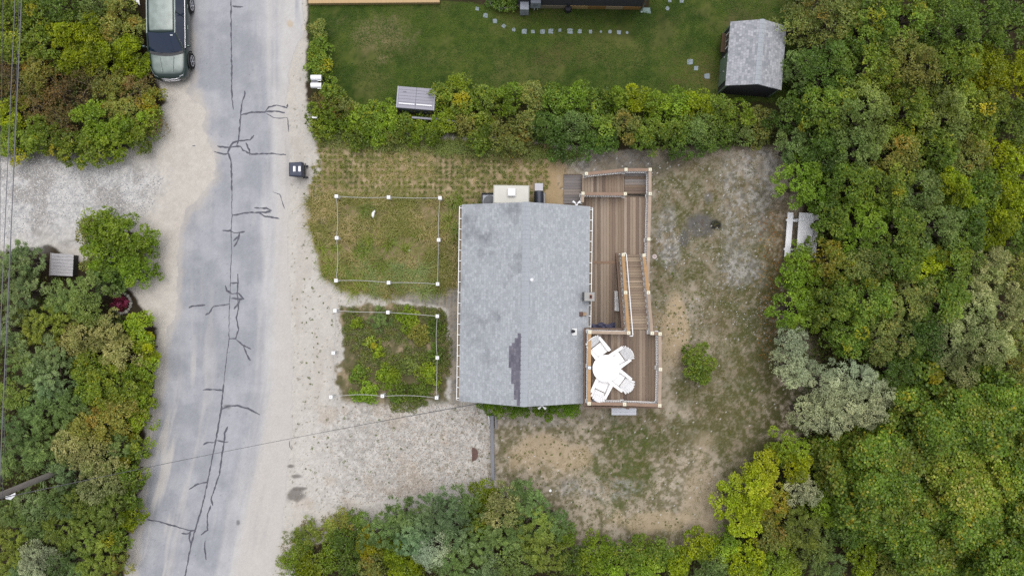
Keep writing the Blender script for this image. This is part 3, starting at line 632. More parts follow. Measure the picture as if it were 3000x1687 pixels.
# ------------------------------------------------------------ round table and garden chairs
tc_ = P(1776,1079,ZU+.73); tb = empty("round_table", (tc_.x, tc_.y, ZU), 0, "round white table surrounded by four white armchairs on the upper deck", "table")
e = MB(); e.lathe([(.58,.70),(.60,.705),(.605,.72),(.60,.735),(.05,.737)], 48); e.build("tabletop", mat("table_white", (.82,.82,.83), .35), tb, smooth=False)
for k in range(4):
    a = math.pi/4+k*math.pi/2; e = MB(); e.tube([(math.cos(a)*.46,math.sin(a)*.46,0),(math.cos(a)*.34,math.sin(a)*.34,.70)], [.022,.026], 8); e.build("leg", M_plast, tb)
def make_chair():
    r = empty("garden_chair"); W_ = mat('chair_white', (.86,.86,.87), .45)
    e = MB()
    for i in range(6):
        y = .30-i*.085; z = .38-.05*(.30-y)/.5*1.2; e.box(-.25,.25,y-.0405,y+.0405,z-.022,z)
    e.build("seat", W_, r)
    e = MB()
    for i in range(7):       # fan back, reclined
        f = (i-3)/3; xb = f*.20; xt = f*.30; top = 1.02-.16*f*f; yb = -.20; yt = -.20-.42*(top-.3)/.72; w0, w1 = .0665, .0985
        e.add([(xb-w0/2,yb,.30),(xb+w0/2,yb,.30),(xt+w1/2,yt,top),(xt-w1/2,yt,top),(xb-w0/2,yb-.022,.29),(xb+w0/2,yb-.022,.29),(xt+w1/2,yt-.02,top-.012),(xt-w1/2,yt-.02,top-.012)],
              [(0,1,2,3),(7,6,5,4),(0,4,5,1),(1,5,6,2),(2,6,7,3),(3,7,4,0)])
    e.add([(-.27,-.36,.56),(.27,-.36,.56),(.27,-.39,.64),(-.27,-.39,.64)], [(0,1,2,3)]); e.build("backrest", W_, r)
    for s in (-1,1):
        e = MB(); x = s*.335
        e.add([(x-.06,-.42,.55),(x+.05,-.42,.55),(x+.085,.30,.60),(x+.04,.36,.60),(x-.06,.36,.60),(x-.075,.28,.60)] + [(a,b,c-.024) for a,b,c in [(x-.06,-.42,.55),(x+.05,-.42,.55),(x+.085,.30,.60),(x+.04,.36,.60),(x-.06,.36,.60),(x-.075,.28,.60)]],
              [(0,1,2,3,4,5),(11,10,9,8,7,6)]+[(i,(i+1)%6+0,(i+1)%6+6,i+6)[::-1] for i in range(6)]); e.build("armrest", W_, r)
        e = MB(); e.bevbox(s*.28-.02,s*.28+.02,.24,.34,0,.574,.004); e.build("leg", W_, r)
        e = MB(); e.bar((s*.28,.30,.34),(s*.28,-.50,.04),.036,.11); e.bar((s*.28,-.38,.08),(s*.30,-.36,.53),.036,.06); e.build("leg", W_, r)
    return r
def copy_tree(o, parent=None):
    c = o.copy(); COL.objects.link(c); c.parent = parent
    for ch_ in list(o.children): copy_tree(ch_, c)
    return c
chair0 = make_chair()
for i,(px,py,dx,dy,lab) in enumerate(((1754,1022,.62,.78,"white slatted armchair northwest of the round table, by the house-side railing"),
        (1813,1050,-.82,.57,"white slatted armchair northeast of the round table, fan back facing the stairs side"),
        (1815,1112,-.80,-.60,"white slatted armchair southeast of the round table, in the middle of the deck"),
        (1763,1134,.42,-.91,"white slatted armchair south of the round table, nearest the deck's southwest corner"))):
    o = chair0 if i == 0 else copy_tree(chair0); v = P(px,py,ZU+.5); o.location = (v.x, v.y, ZU)
    fx_, fy_ = dx, -dy      # facing, world
    o.rotation_euler = (0,0,math.atan2(fy_, fx_)-math.pi/2); tag(o, lab, "chair", "white chairs round the deck table")

# ------------------------------------------------------------ things round the cottage
def thing1(name, mb, m, label, cat, loc, rz=0, **k):
    o = mb.build(name, m, None, **k); o.location = loc; o.rotation_euler = (0,0,rz); return tag(o, label, cat)
v = P(1828,1200,.5); b_ = empty("garden_bench", (v.x, v.y+.02, 0), 0, "pale grey slatted bench beneath the south edge of the upper deck", "bench")
e = MB()
for i in range(4): e.bevbox(-.60,.60,-.28+i*.14,-.28+i*.14+.136,.44,.47,.003)
e.build("seat", mat("pale_composite", (.60,.62,.68), .6), b_)
for x_ in (-.5,.5):
    for y_ in (-.2,.2): e = MB(); e.box(x_-.04,x_+.04,y_-.04,y_+.04,0,.44); e.build("leg", M_white, b_)
v = P(1813,881,.85); b_ = empty("slatted_bench", (v.x+.02, v.y, ZL), 0, "white slatted bench on the lower deck, tucked against the stairs", "bench")
e = MB()
for i in range(16): e.bevbox(-.24,.24,-.48+i*.06,-.48+i*.06+.048,.42,.445,.004)
e.build("seat", M_white, b_); e = MB()
for i in range(2): e.box(.20,.24,-.48,.48,.55+i*.14,.64+i*.14)
e.build("backrest", M_white, b_)
for x_ in (-.2,.2):
    for y_ in (-.44,.44): e = MB(); e.box(x_-.025,x_+.025,y_-.025,y_+.025,0,.42); e.build("leg", M_white, b_)
# crumpled blue cloth along the north foot of the upper deck
rgc = np.random.RandomState(3); v = P(1760,956,.6); nx_, ny_ = 26, 7; vs = []; fs = []
for j in range(ny_):
    for i in range(nx_): vs.append((i*.055-.7, (j-3)*.05+.05*math.sin(i*.6), .1*rgc.rand()+.08*math.sin(i*.9+j)+.12-(j-3)**2*.008))
for j in range(ny_-1):
    for i in range(nx_-1): n = j*nx_+i; fs.append((n,n+1,n+1+nx_,n+nx_))
e = MB(); e.add(vs, fs); thing1("folded_tarp", e, mat("blue_grey_cloth", S(120,120,150), .8), "crumpled blue-grey cloth on the lower deck beside the cottage wall", "tarp", (v.x, v.y, ZL))
# condenser in a scalloped screen
v = P(1433,590,.8); ac = empty("air_conditioner", (v.x+.02, v.y-.02, 0), 0, "grey air conditioning unit with round fan, inside the dark screen by the north wall", "air conditioner")
e = MB(); e.bevbox(-.38,.38,-.38,.38,.05,.78,.06); e.build("casing", mat("ac_grey", S(168,174,184), .5, metal=.2), ac)
e = MB(); e.lathe([(.3,.78),(.3,.80),(.27,.80),(.27,.785),(.1,.79),(.1,.81),(.0,.82)], 32); e.build("fan_grille", mat("ac_dark", S(120,124,130), .6), ac)
e = MB(); a = P(1411,566,.9); b = P(1445,566,.9); c = P(1411,600,.9)
sc = mat("weathered_dark_wood", S(92,90,92), .9, noise=.3, nscale=12)
ox, oy = a.x, a.y
def slats(p, q):
    n = int((q-p).length/.1)
    for i in range(n):
        t = p+(q-p)*(i+.5)/n; h = .92+.05*math.sin(i*2.1); d_ = (q-p).normalized()*.042
        e.box(min(t.x-abs(d_.x)-.012,t.x+.012)-ox, max(t.x+abs(d_.x)+.012,t.x-.012)-ox, t.y-abs(d_.y)-.012-oy, t.y+abs(d_.y)+.012-oy, 0, h)
slats(Vector((a.x,a.y,0)), Vector((b.x,b.y,0))); slats(Vector((a.x,a.y,0)), Vector((c.x,c.y,0)))
thing1("picket_screen", e, sc, "dark scallop-topped picket screen around the air conditioner, north of the cottage", "fence", (ox,oy,0))
# grill
v = P(1579,578,1.0); gr_ = empty("barbecue_grill", (v.x, v.y-.05, 0), 0, "black barbecue grill with a pale side shelf, against the north wall", "grill")
e = MB(); e.bevbox(-.22,.22,-.36,.36,.55,.86,.03); e.build("cabinet", M_dark, gr_)
pr = []
e = MB(); n_=10; vs = []; fs = []
for i in range(n_+1):
    t = math.pi*i/n_; vs += [(-.22*math.cos(t),-.34,.86+.2*math.sin(t)),(-.22*math.cos(t),.34,.86+.2*math.sin(t))]
for i in range(n_): fs.append((2*i,2*i+1,2*i+3,2*i+2))
fs += [tuple(2*i for i in range(n_+1)), tuple(2*i+1 for i in range(n_+1))[::-1]]; e.add(vs,fs); lid_ = e.build("lid", mat("grill_black", S(66,70,82), .35, metal=.3), gr_)
e = MB(); e.tube([(.27,-.26,.93),(.27,.26,.93)], .018, 8); e.build("handle", M_metal, lid_)
e = MB(); e.bevbox(-.2,.2,.38,.74,.80,.84,.012); e.build("side_shelf", mat("pale_shelf", S(210,208,218), .5), gr_)
for x_ in (-.18,.18):
    for y_ in (-.3,.3): e = MB(); e.box(x_-.02,x_+.02,y_-.02,y_+.02,0,.55); e.build("leg", M_dark, gr_)
# driveway wall of timbers
def timber(px0, py0, px1, py1, z, w, h, name, label, m=M_greywood, cat="timber"):
    a = P(px0,py0,z); b = P(px1,py1,z); c = (a+b)/2; L = (b-a).length; e = MB(); e.bevbox(-w/2,w/2,-L/2,L/2,-h/2,h/2,.012)
    return thing1(name, e, m, label, cat, (c.x,c.y,z-h/2), math.atan2(b.y-a.y,b.x-a.x)-math.pi/2)
timber(1441,1217,1444,1406,.42,.17,.42,"retaining_timber","long weathered grey timber wall between the pebble parking strip and the yard", mat("timber_grey", S(140,142,150), .85, noise=.2, nscale=5, stretch=(9,.7,1)))
timber(1452,1219,1453,1256,.2,.08,.2,"short_timber","short grey post lying beside the north end of the long timber wall")
e = MB(); e.tube([(0,0,.1),(.03,-.2,.08),(.05,-.55,.05)], .03, 8); v = P(1431,1213,0); thing1("drain_pipe", e, M_plast, "thin white drain pipe leaning at the north end of the timber wall", "pipe", (v.x,v.y,0), smooth=True)
# bits on the ground
def disc(px, py, r, h, m, name, label, cat, hole=False, ry=1.0, rz=0):
    v = P(px,py,0); e = MB(); e.lathe([(r,0),(r,h*.7),(r*.85,h)] + ([(r*.35,h),(r*.3,h*.3)] if hole else []), 20, M=Matrix.Diagonal((1,ry,1,1))); return thing1(name, e, m, label, cat, (v.x,v.y,.004), rz)
disc(1612,1436,.07,.05,M_plast,"pipe_cap","small round white cap in the yard, north of the bottom thicket","cap")
disc(1917,752,.125,.06,mat("pinkish_ring", S(214,200,198), .7),"ring","small pinkish-white ring on the ground just east of the stairs","ring",True)
disc(1199,733,.06,.05,M_white,"shell","small white shell on the sandy patch inside the northern rope fence","shell")
e = MB(); vs = []; fs = []
n_ = 14
for i in range(n_+1):
    t = math.pi*(-.5+i/n_); vs.append((.30*math.cos(t)*1.0, .34*math.sin(t), .0))
v = P(1390,1330,0); e.add([(-.12,-.34,.0)]+[(a-.12,b,.03) for a,b,_ in vs], [tuple(range(1,n_+2))]); e.add([(-.12+.02,-.2,.032),(.0,-.2,.045),(.0,.2,.045),(-.1,.2,.032)],[(0,1,2,3)])
thing1("manhole_cover", e, M_rust, "half-buried rusty round cover in the pebble parking strip", "cover", (v.x,v.y,.006))
v = P(1096,628,.15); e = MB(); e.tube([(-.03,-.17,.1),(-.05,-.08,.12),(-.03,.04,.13),(.03,.14,.12),(.05,.19,.1)], [.03,.075,.075,.055,.03], 12)
thing1("float_buoy", e, M_plast, "curved white float lying in the grass inside the northern rope fence", "buoy", (v.x,v.y,.12), smooth=True)

# ------------------------------------------------------------ rope fences
F1 = [(985,575),(1138,578),(1289,580),(1285,703),(1282,832),(1138,828),(984,822),(986,697)]
F2 = [(981,910),(1136,915),(1281,926),(1281,1048),(1279,1165),(1120,1160),(969,1163),(976,1034)]
names = ["northwest corner","north side middle","northeast corner","east side middle","southeast corner","south side middle","southwest corner","west side middle"]
p0 = None
M_rope = mat("rope", S(206,206,204), .9)
for fi,(F,wh) in enumerate(((F1,"northern"),(F2,"southern"))):
    for i,(px,py) in enumerate(F):
        v = P(px,py,.92)
        if p0 is None:
            p0 = empty("fence_post"); e = MB(); e.box(-.055,.055,-.055,.055,0,.86); e.build("shaft", M_white, p0)
            e = MB(); e.bevbox(-.085,.085,-.085,.085,.86,.92,.02); cp = e.build("post_cap", M_plast, p0)
            e = MB(); e.lathe([(.018,.92),(.018,.927)],10); e.build("finial_hole", M_hole, cp); o = p0
        else: o = copy_tree(p0)
        o.location = (v.x,v.y,0); tag(o, f"white square post at the {names[i]} of the {wh} rope fence", "post", "white posts of the rope fences")
    sags = [.25]*8
    for i in range(8):
        a = P(*F[i],.8); b = P(*F[(i+1)%8],.8); d_ = (b-a).normalized(); a = a+d_*.06; b = b-d_*.06
        side = Vector((d_.y,-d_.x,0)); bow = [.02,.0,.05,.02,.03,.05,.03,.02][i]*(1 if fi==0 else 1.4); pts = []
        for k in range(15):
            t = k/14; pts.append(a+(b-a)*t - Vector((0,0,1))*4*t*(1-t)*.22 + side*4*t*(1-t)*bow)
        c_ = (a+b)/2; e = MB(); e.tube([q-c_ for q in pts], .014, 6)
        thing1("rope", e, M_rope, f"sagging rope of the {wh} fence, from its {names[i]} to its {names[(i+1)%8]}", "rope", c_, smooth=True)["group"] = "ropes between the white posts"
# ------------------------------------------------------------ shed
sc_ = (P(2141,68,1.9)+P(2128,252,1.9)+P(2303,76,1.9)+P(2287,261,1.9))/4; SRZ = math.radians(-4.6)
shed = empty("garden_shed", (sc_.x,sc_.y,0), SRZ, "small gabled shed with pale grey shingle roof and green doors on the lawn", "shed")
M_shedwall = mat("shed_dark_shingle", S(74,74,80), .9, noise=.3, nscale=14, bump=.3)
M_green = mat("sage_green_paint", S(136,156,136), .6, noise=.06, nscale=5)
gable_house(shed, 2.62, 2.98, 1.9, 2.62, .10, M_shedroof, M_shedwall, ridge_w=.13)
e = MB()
for (x,y) in ((-1.21,-1.43),(1.21,-1.43),(-1.21,1.43),(1.21,1.43)): e.box(x-.035,x+.035,y-.035,y+.035,0,1.85)
e.box(-1.235,-1.21,-1.4,1.4,1.74,1.84)
e.build("corner_trim", M_green, shed)
xw = -1.215
e = MB()
for y0,y1 in ((-1.15,-.50),(-.48,.17)):
    d = MB(); d.box(xw-.03,xw-.003,y0,y1,.08,1.7); dd = d.build("door", M_green, shed); h = MB(); h.box(xw-.055,xw-.03,y1-.12,y1-.06,.85,1.0); h.build("handle", M_metal, dd)
w = MB(); w.box(xw-.035,xw-.003,.45,1.15,.95,1.62); ww = w.build("window", M_white, shed)
for y0,y1 in ((.51,.78),(.82,1.09)):
    g = MB(); g.box(xw-.04,xw-.036,y0,y1,1.01,1.56); g.build("pane", mat("shed_glass", (.03,.035,.04), .12, spec=.6), ww)
w = MB(); w.box(xw-.22,xw-.003,.35,1.25,.72,.88); w.build("window_box", mat("brown_box", S(92,76,58), .9), shed)
w = MB(); w.box(1.23,1.30,-1.44,-1.36,1.65,1.8); w.build("gutter_end", M_plast, shed)

# ------------------------------------------------------------ weathered bin box in the hedge
cs = [P(1164,252,1.2),P(1276,261,1.2),P(1272,324,1.2),P(1161,315,1.2)]; c_ = sum(cs, Vector())/4; ang = math.atan2(cs[1].y-cs[0].y, cs[1].x-cs[0].x)
wb_ = empty("storage_box", (c_.x,c_.y,0), ang, "large weathered grey wooden storage box with plank lid, in the hedge's lawn side", "storage box")
W_, D_ = (cs[1]-cs[0]).length, (cs[3]-cs[0]).length
e = MB(); e.box(-W_/2+.04,W_/2-.04,-D_/2+.04,D_/2-.04,0,1.15); e.build("body", mat("box_side", S(132,136,148), .9, noise=.15, nscale=6), wb_)
for s in (-1,1):
    e = MB(); n_=7
    for i in range(n_):
        y0 = -D_/2+D_*i/n_; e.bevbox(min(0,s*(W_/2-.07))+.006,max(0,s*(W_/2-.07))-.006,y0+.004,y0+D_/n_-.004,1.155,1.18,.004)
    ld = e.build("lid", mat("box_lid", S(172,172,184), .8, noise=.12, nscale=4, stretch=(1,8,1)), wb_)
    e = MB(); e.box(min(.04*s,s*(W_/2-.12)),max(.04*s,s*(W_/2-.12)),-D_/2+.19,-D_/2+.235,1.185,1.2); e.build("strip", M_plast, ld)
    e = MB(); e.box(s*.3*W_-.07*1,s*.3*W_+.07,D_/2-.25,D_/2-.235,1.18,1.19); e.build("handle", M_hole, ld)
e = MB(); e.bevbox(-W_/2,-W_/2+.07,-D_/2,D_/2,1.15,1.19,.005); e.bevbox(W_/2-.07,W_/2,-D_/2,D_/2,1.15,1.19,.005); e.build("lid_frame", mat("box_frame", S(184,184,198), .8, noise=.08), wb_)
for i,(x0,y0,x1,y1) in enumerate(((1206,344,1270,349),(1272,347,1335,357))):
    timber(x0,y0,x1,y1,.95,.09,.1,"fence_rail",["weathered grey rail in the hedge just south of the storage box","weathered grey rail in the hedge, southeast of the storage box"][i], cat="rail")

# ------------------------------------------------------------ letterboxes
def mailbox(px, py, z, label, W=.5, D=.24, post_=True):
    v = P(px,py,z); r = empty("mailbox", (v.x,v.y,0), 0, label, "mailbox"); r["group"] = "white mailboxes by the road"
    e = MB(); n_=8; vs = []; fs = []
    for i in range(n_+1):
        t = math.pi*i/n_; vs += [(-W/2,-D/2*math.cos(t),z-.1+.12*math.sin(t)),(W/2,-D/2*math.cos(t),z-.1+.12*math.sin(t))]
    for i in range(n_): fs.append((2*i,2*i+1,2*i+3,2*i+2))
    m0 = len(vs); vs += [(-W/2,-D/2,z-.22),(W/2,-D/2,z-.22),(W/2,D/2,z-.22),(-W/2,D/2,z-.22)]
    fs += [(0,m0,m0+1,1),(2*n_,2*n_+1,m0+2,m0+3),(m0,m0+3,m0+2,m0+1),tuple(2*i for i in range(n_+1))+(m0+3,m0),tuple(2*i+1 for i in range(n_+1))+(m0+2,m0+1)]
    e.add(vs,fs); e.build("box", M_plast, r)
    e = MB(); e.box(W/2-.2,W/2-.02,-D/2-.035,-D/2-.012,z-.16,z-.12); e.build("flag", M_metal, r)
    e = MB(); e.box(-.05,.05,-.05,.05,0,z-.22); e.build("post", M_greywood, r); return r
mailbox(925,226,1.25,"white rounded mailbox beside the road, the northern of the pair")
mailbox(925,249,1.25,"white rounded mailbox beside the road, the southern of the pair")
v = P(925,237.5,1.0); e = MB(); e.box(-.22,.12,-.2,.2,-.03,0); thing1("mailbox_shelf", e, M_greywood, "small grey wooden shelf joining the two white mailboxes", "shelf", (v.x,v.y,1.0))
v = P(922,344,1.0); e = MB(); e.bevbox(-.14,.12,-.05,.05,.94,1.0,.01); e.box(-.03,.03,-.03,.03,0,.94); thing1("marker_post", e, M_white, "short post with small white top in the hedge by the road", "post", (v.x,v.y,0))

# ------------------------------------------------------------ wheelie bin
v = P(867,496,1.05); bn = empty("trash_bin", (v.x,v.y,0), 0, "dark grey wheeled trash bin with two white stickers, at the road's edge", "trash bin")
M_bin = mat("bin_plastic", S(74,80,98), .5, noise=.08, nscale=5)
e = MB(); vs = [(-.24,-.25,.05),(.22,-.25,.05),(.22,.25,.05),(-.24,.25,.05),(-.33,-.33,.98),(.34,-.33,.98),(.34,.33,.98),(-.33,.33,.98)]
e.add(vs, [(3,2,1,0),(4,5,6,7),(0,1,5,4),(1,2,6,5),(2,3,7,6),(3,0,4,7)]); e.build("body", mat("bin_body", S(58,60,68), .6), bn)
e = MB(); e.add([(-.36,-.33,.98),(.30,-.37,.98),(.30,.37,.98),(-.36,.33,.98),(-.32,-.28,1.04),(.27,-.30,1.08),(.27,.30,1.08),(-.32,.28,1.04)], [(3,2,1,0),(4,5,6,7),(0,1,5,4),(1,2,6,5),(2,3,7,6),(3,0,4,7)])
ld = e.build("lid", M_bin, bn, bevel=.02)
for x0 in (-.13,.12):
    e = MB(); z0 = 1.04+(x0+.32)/.59*.04; e.add([(x0,-.11,z0+.008),(x0+.11,-.11,z0+.015),(x0+.11,.14,z0+.015),(x0,.14,z0+.008)],[(0,1,2,3)]); e.build("sticker", mat("sticker_white", (.85,.86,.88), .5), ld)
e = MB(); e.tube([(.33,-.28,.98),(.45,-.28,1.0),(.45,.28,1.0),(.33,.28,.98)], .022, 8); e.build("handle", M_bin, bn)
for s in (-1,1):
    e = MB(); e.tube([(.24,s*.24,.13),(.24,s*.31,.13)], .13, 16); e.build("wheel", M_dark, bn)

# ------------------------------------------------------------ picnic table under the trees
cs = [P(2311,612,.6),P(2395,618,.6)]; pc = P(2352,690,.6); ang = math.radians(-4.5)
pt_ = empty("picnic_table", (pc.x,pc.y,0), ang, "white wooden picnic table partly covered by overhanging branches, east edge of the yard", "table")
M_pic = mat("picnic_white", (.80,.81,.85), .6, noise=.05, nscale=4, stretch=(6,.6,1))
e = MB()
for i in range(5): e.bevbox(-.30+i*.142,-.30+i*.142+.1395,-1.08,1.08,.72,.76,.005)
e.build("tabletop", M_pic, pt_)
for x0 in (-.62,.54):
    e = MB(); e.bevbox(x0-.02-(.12 if x0<0 else 0),x0+.16-(.02 if x0<0 else -.06),-1.08,1.08,.42,.46,.005); e.build("bench", M_pic, pt_)
for y0 in (.70,-.70):
    e = MB(); e.box(-.80,.75,y0-.045,y0+.045,.36,.415); e.build("cross_beam", M_pic, pt_)
    for s in (-1,1): e = MB(); e.bar((s*.62,y0+.05,0),(s*.22,y0+.05,.72),.04,.09); e.build("leg", M_pic, pt_)
# wooden lid by the left drive
v = P(180,776,.6); lb = empty("wooden_platform", (v.x,v.y,0), math.radians(-3), "weathered grey plank platform between the blue cedar and the leafy bush", "platform")
e = MB()
for i in range(7): e.bevbox(-.52,.55,-.52+i*.152,-.52+i*.152+.145,.55,.58,.005)
e.build("planks", mat("platform_planks", S(196,194,198), .85, noise=.25, nscale=4, stretch=(.7,9,1)), lb)
e = MB(); e.bevbox(-.58,-.525,-.54,.56,.45,.585,.005); e.build("edge_board", mat("edge_grey", S(176,172,172), .85), lb)
e = MB(); e.box(-.48,.5,-.48,.5,0,.545); e.build("base", mat("base_dark", S(80,78,76), .9), lb)
v = P(368,809,1.1); e = MB(); e.bevbox(-.13,.12,-.09,.09,1.0,1.12,.03); e.box(-.04,.04,-.04,.04,0,1.0); thing1("white_lantern", e, M_plast, "small white box on a post showing through the leafy bush by the left drive", "box", (v.x,v.y,0))
v = P(412,814,.4); e = MB(); e.bevbox(-.13,.13,-.11,.11,0,.42,.02); thing1("green_box", e, mat("dull_green", S(96,120,96), .6), "small dull green box at the edge of the left drive, under the leafy bush", "box", (v.x,v.y,0))
# flower bed in a ring of stones
v = P(352,888,.1); fb = empty("flower_bed", (v.x,v.y,0), 0, "round bed of purple-red foliage plants ringed with pale stones, left roadside", "flower bed")
rg = random.Random(5); ring = MB()
for i in range(30):
    a = -math.pi*.75+i*math.pi*1.5/30; r_ = .50; e = MB()
    c0 = Vector((math.cos(a)*r_+.0,math.sin(a)*r_,.05)); sz = rg.uniform(.045,.07)
    e.lathe([(sz*.7,-.05),(sz,0),(sz*.8,.04),(sz*.3,.06)],7,M=Matrix.Translation(c0)@Matrix.Rotation(a,4,'Z')@Matrix.Diagonal((1.5,.8,1,1))); k_ = rg.choice([(150,148,142),(176,172,164),(128,126,124),(190,186,178)])
    e.build("stone", mat("stone", S(*k_), .9), fb)

# ------------------------------------------------------------ north edge: shell drive edging, neighbour house
timber(903,5.5,1288,2.5,.3,.17,.3,"edging_timber","new tan timber edging the lawn at the top, beside white shells", mat("new_pine", S(206,176,132), .7, noise=.1, nscale=4, stretch=(.6,6,1)))
nb = empty("neighbour_house", (P(1700,0,0).x, 16.4, 0), math.radians(-.9), "dark-shingled house at the top edge, beyond the stepping stones", "house")
M_nb = mat("dark_grey_shingle", S(84,84,90), .9, noise=.35, nscale=16, bump=.4)
e = MB(); e.box(-3.0,2.96,-2.78,5,.44,2.6); e.build("wall", M_nb, nb)
e = MB(); e.box(-2.98,2.94,-2.76,4.9,0,.44); fnd = e.build("foundation", mat("foundation_grey", S(150,142,128), .9), nb)
for i,(x0,x1,c) in enumerate(((-2.95,-.62,(158,148,128)),(-.62,.40,(196,166,116)),(.40,1.25,(164,128,76)),(1.25,2.1,(190,168,134)),(2.1,2.95,(178,138,84)))):
    e = MB(); e.box(x0+.004,x1-.004,-2.80,-2.765,.03,.43); e.build("skirt_board", mat("skirt_wood", S(*c), .75, noise=.18, nscale=6, stretch=(.7,5,5)), nb)
e = MB(); zt_ = 2.6
e.add([(-3.3,-2.85,2.55),(3.25,-2.85,2.55),(3.25,1.1,4.2),(-3.3,1.1,4.2),(3.25,5.2,2.55),(-3.3,5.2,2.55)], [(0,1,2,3),(3,2,4,5)]); nr = e.build("roof", M_roof, nb); nr.data.uv_layers.new(name="UVMap")
e = MB(); e.tube([(3.02,-2.86,2.5),(3.02,-2.86,.12),(3.02,-2.95,.08)], .05, 8); e.build("downspout", mat("pale_green_metal", S(168,186,182), .5), nb)
v = P(1531,0,0)
for i,(x0,x1,yd,z1,c) in enumerate(((-2.9,-2.48,.38,1.0,(186,192,204)),(-2.40,-1.92,.16,1.3,(168,176,190)))):
    e = MB(); e.bevbox(x0,x1,-2.80-yd,-2.80,.1 if i==0 else .5,z1,.02); u_ = e.build("utility_box", mat("meter_grey", S(*c), .5, noise=.08, nscale=7), nb)
    e = MB()
    for j in range(4): e.box(x0+.08,x1-.08,-2.80-yd-.006,-2.80-yd,.3+j*.18,.33+j*.18) if i==0 else e.box(x0+.12+.06*j,x0+.15+.06*j,-2.966,-2.96,.8,1.1)
    e.build("louvre", mat("louvre_grey", S(120,126,138), .6), u_)
e = MB(); e.tube([(-2.2,-2.88,.5),(-2.2,-2.88,.0)], .03, 8); e.tube([(-2.05,-2.88,.5),(-2.05,-2.88,.0)], .015, 8); e.build("conduit", M_white, nb)
v = P(1893,33,.05); e = MB(); e.add([(-.25,-.03,.02),(.25,-.14,.02),(.2,.16,.05),(-.2,.16,.05),(-.25,-.03,.06),(-.19,.14,.11),(.25,-.14,.05),(.2,.16,.11)],[(0,1,2,3),(0,4,5,3),(1,6,7,2)]); thing1("splash_block", e, mat("green_grey_plastic", S(136,160,156), .6), "pale green splash block at the corner of the dark house", "splash block", (v.x,v.y,.004))
v = P(1664,28,.2); e = MB(); e.lathe([(.12,0),(.17,.1),(.15,.42),(.08,.45)],14); e.tube([(0,.05,.3),(0,.1,.8)],.07,8); thing1("hose_reel", e, mat("near_black", (.03,.03,.04), .6), "dark upright hose reel against the dark house wall", "hose reel", (v.x,v.y,0))
# neighbour's bed stones and its plants are in the planting section
stones = [(1434,6),(1437,12),(1443,17),(1449,20),(1456,22),(1463,24),(1470,25),(1478,24),(1486,25),(1494,24),(1501,23),(1509,19),(1519,18)]
base = None
for i,(px,py) in enumerate(stones):
    pk = i in (9,11)
    e = MB(); rg = random.Random(i); s_0 = rg.uniform(.05,.085); e.lathe([(s_0*.8,0),(s_0,.03),(s_0*.7,.08),(s_0*.2,.09)],8,M=Matrix.Rotation(rg.random()*3,4,'Z')@Matrix.Diagonal((1.3,.8,1,1)))
    v = P(px,py,0); o = thing1("edging_stone", e, mat("bed_stone", S(*((206,172,176) if pk else (206,202,192))), .8), f"{['first','second','third','fourth','fifth','sixth','seventh','eighth','ninth','tenth','eleventh','twelfth','thirteenth'][i]} {'pinkish' if pk else 'whitish'} stone from the left, edging the bed at the top", "stone", (v.x,v.y,.004)); o["group"] = "stones edging the bed at the top"
# stepping stones
SS = [(1398,27,11),(1422,47,12),(1450,63,12),(1476,78,12),(1505,88,10),(1536,94,13),(1561,94,12),(1589,94,12),(1613,93,13),(1640,90,10),(1670,93,14),(1698,93,11),(1730,94,11),(1760,94,6),(1787,94,10),(1813,96,13),(1837,97,7),(1955,26,10),(1962,3,11),(1997,4,11),(2021,182,15),(2039,201,14),(2071,224,14)]
ordn = ["first","second","third","fourth","fifth","sixth","seventh","eighth","ninth","tenth","eleventh","twelfth","thirteenth","fourteenth","fifteenth","sixteenth","seventeenth"]
M_ss = mat("slate_blue_stone", S(150,162,172), .85, noise=.12, nscale=8)
for i,(px,py,w_) in enumerate(SS):
    rg = random.Random(i+40); n_ = 6 if i%3 else 4; r_ = w_/60*.62; e = MB(); rot = rg.random()*1.5 if i<4 or i>16 else rg.choice([.75,.8,.7])
    pts = [(r_*math.cos(rot+2*math.pi*k/n_)*rg.uniform(.85,1.12), r_*math.sin(rot+2*math.pi*k/n_)*rg.uniform(.85,1.12)) for k in range(n_)]
    if n_ == 6 and w_ > 10: pts = [(r_*a*rg.uniform(.82,1.0), r_*b*rg.uniform(.8,1.0)) for a,b in ((1,.9),(.1,1.05),(-.95,.8),(-1,-.85),(0,-1),(.95,-.9))]
    e.add([(a,b,.03) for a,b in pts]+[(a*1.04,b*1.04,0) for a,b in pts], [tuple(range(n_))]+[(k,(k+1)%n_,(k+1)%n_+n_,k+n_)[::-1] for k in range(n_)])
    if i < 17: lab = f"flat blue-grey stepping stone, {ordn[i]} from the left in the curved lawn path"
    elif i < 20: lab = ["small stepping stone right of the dark house, nearest its corner","stepping stone at the top edge, just right of the dark house","stepping stone at the top edge, farthest right of the dark house"][i-17]
    else: lab = ["northern of three stepping stones left of the shed doors","middle of three stepping stones left of the shed doors","southern of three stepping stones left of the shed doors"][i-20]
    v = P(px,py,0); o = thing1("stepping_stone", e, M_ss, lab, "stepping stone", (v.x,v.y,.004)); o["group"] = "stepping stones in the lawn"

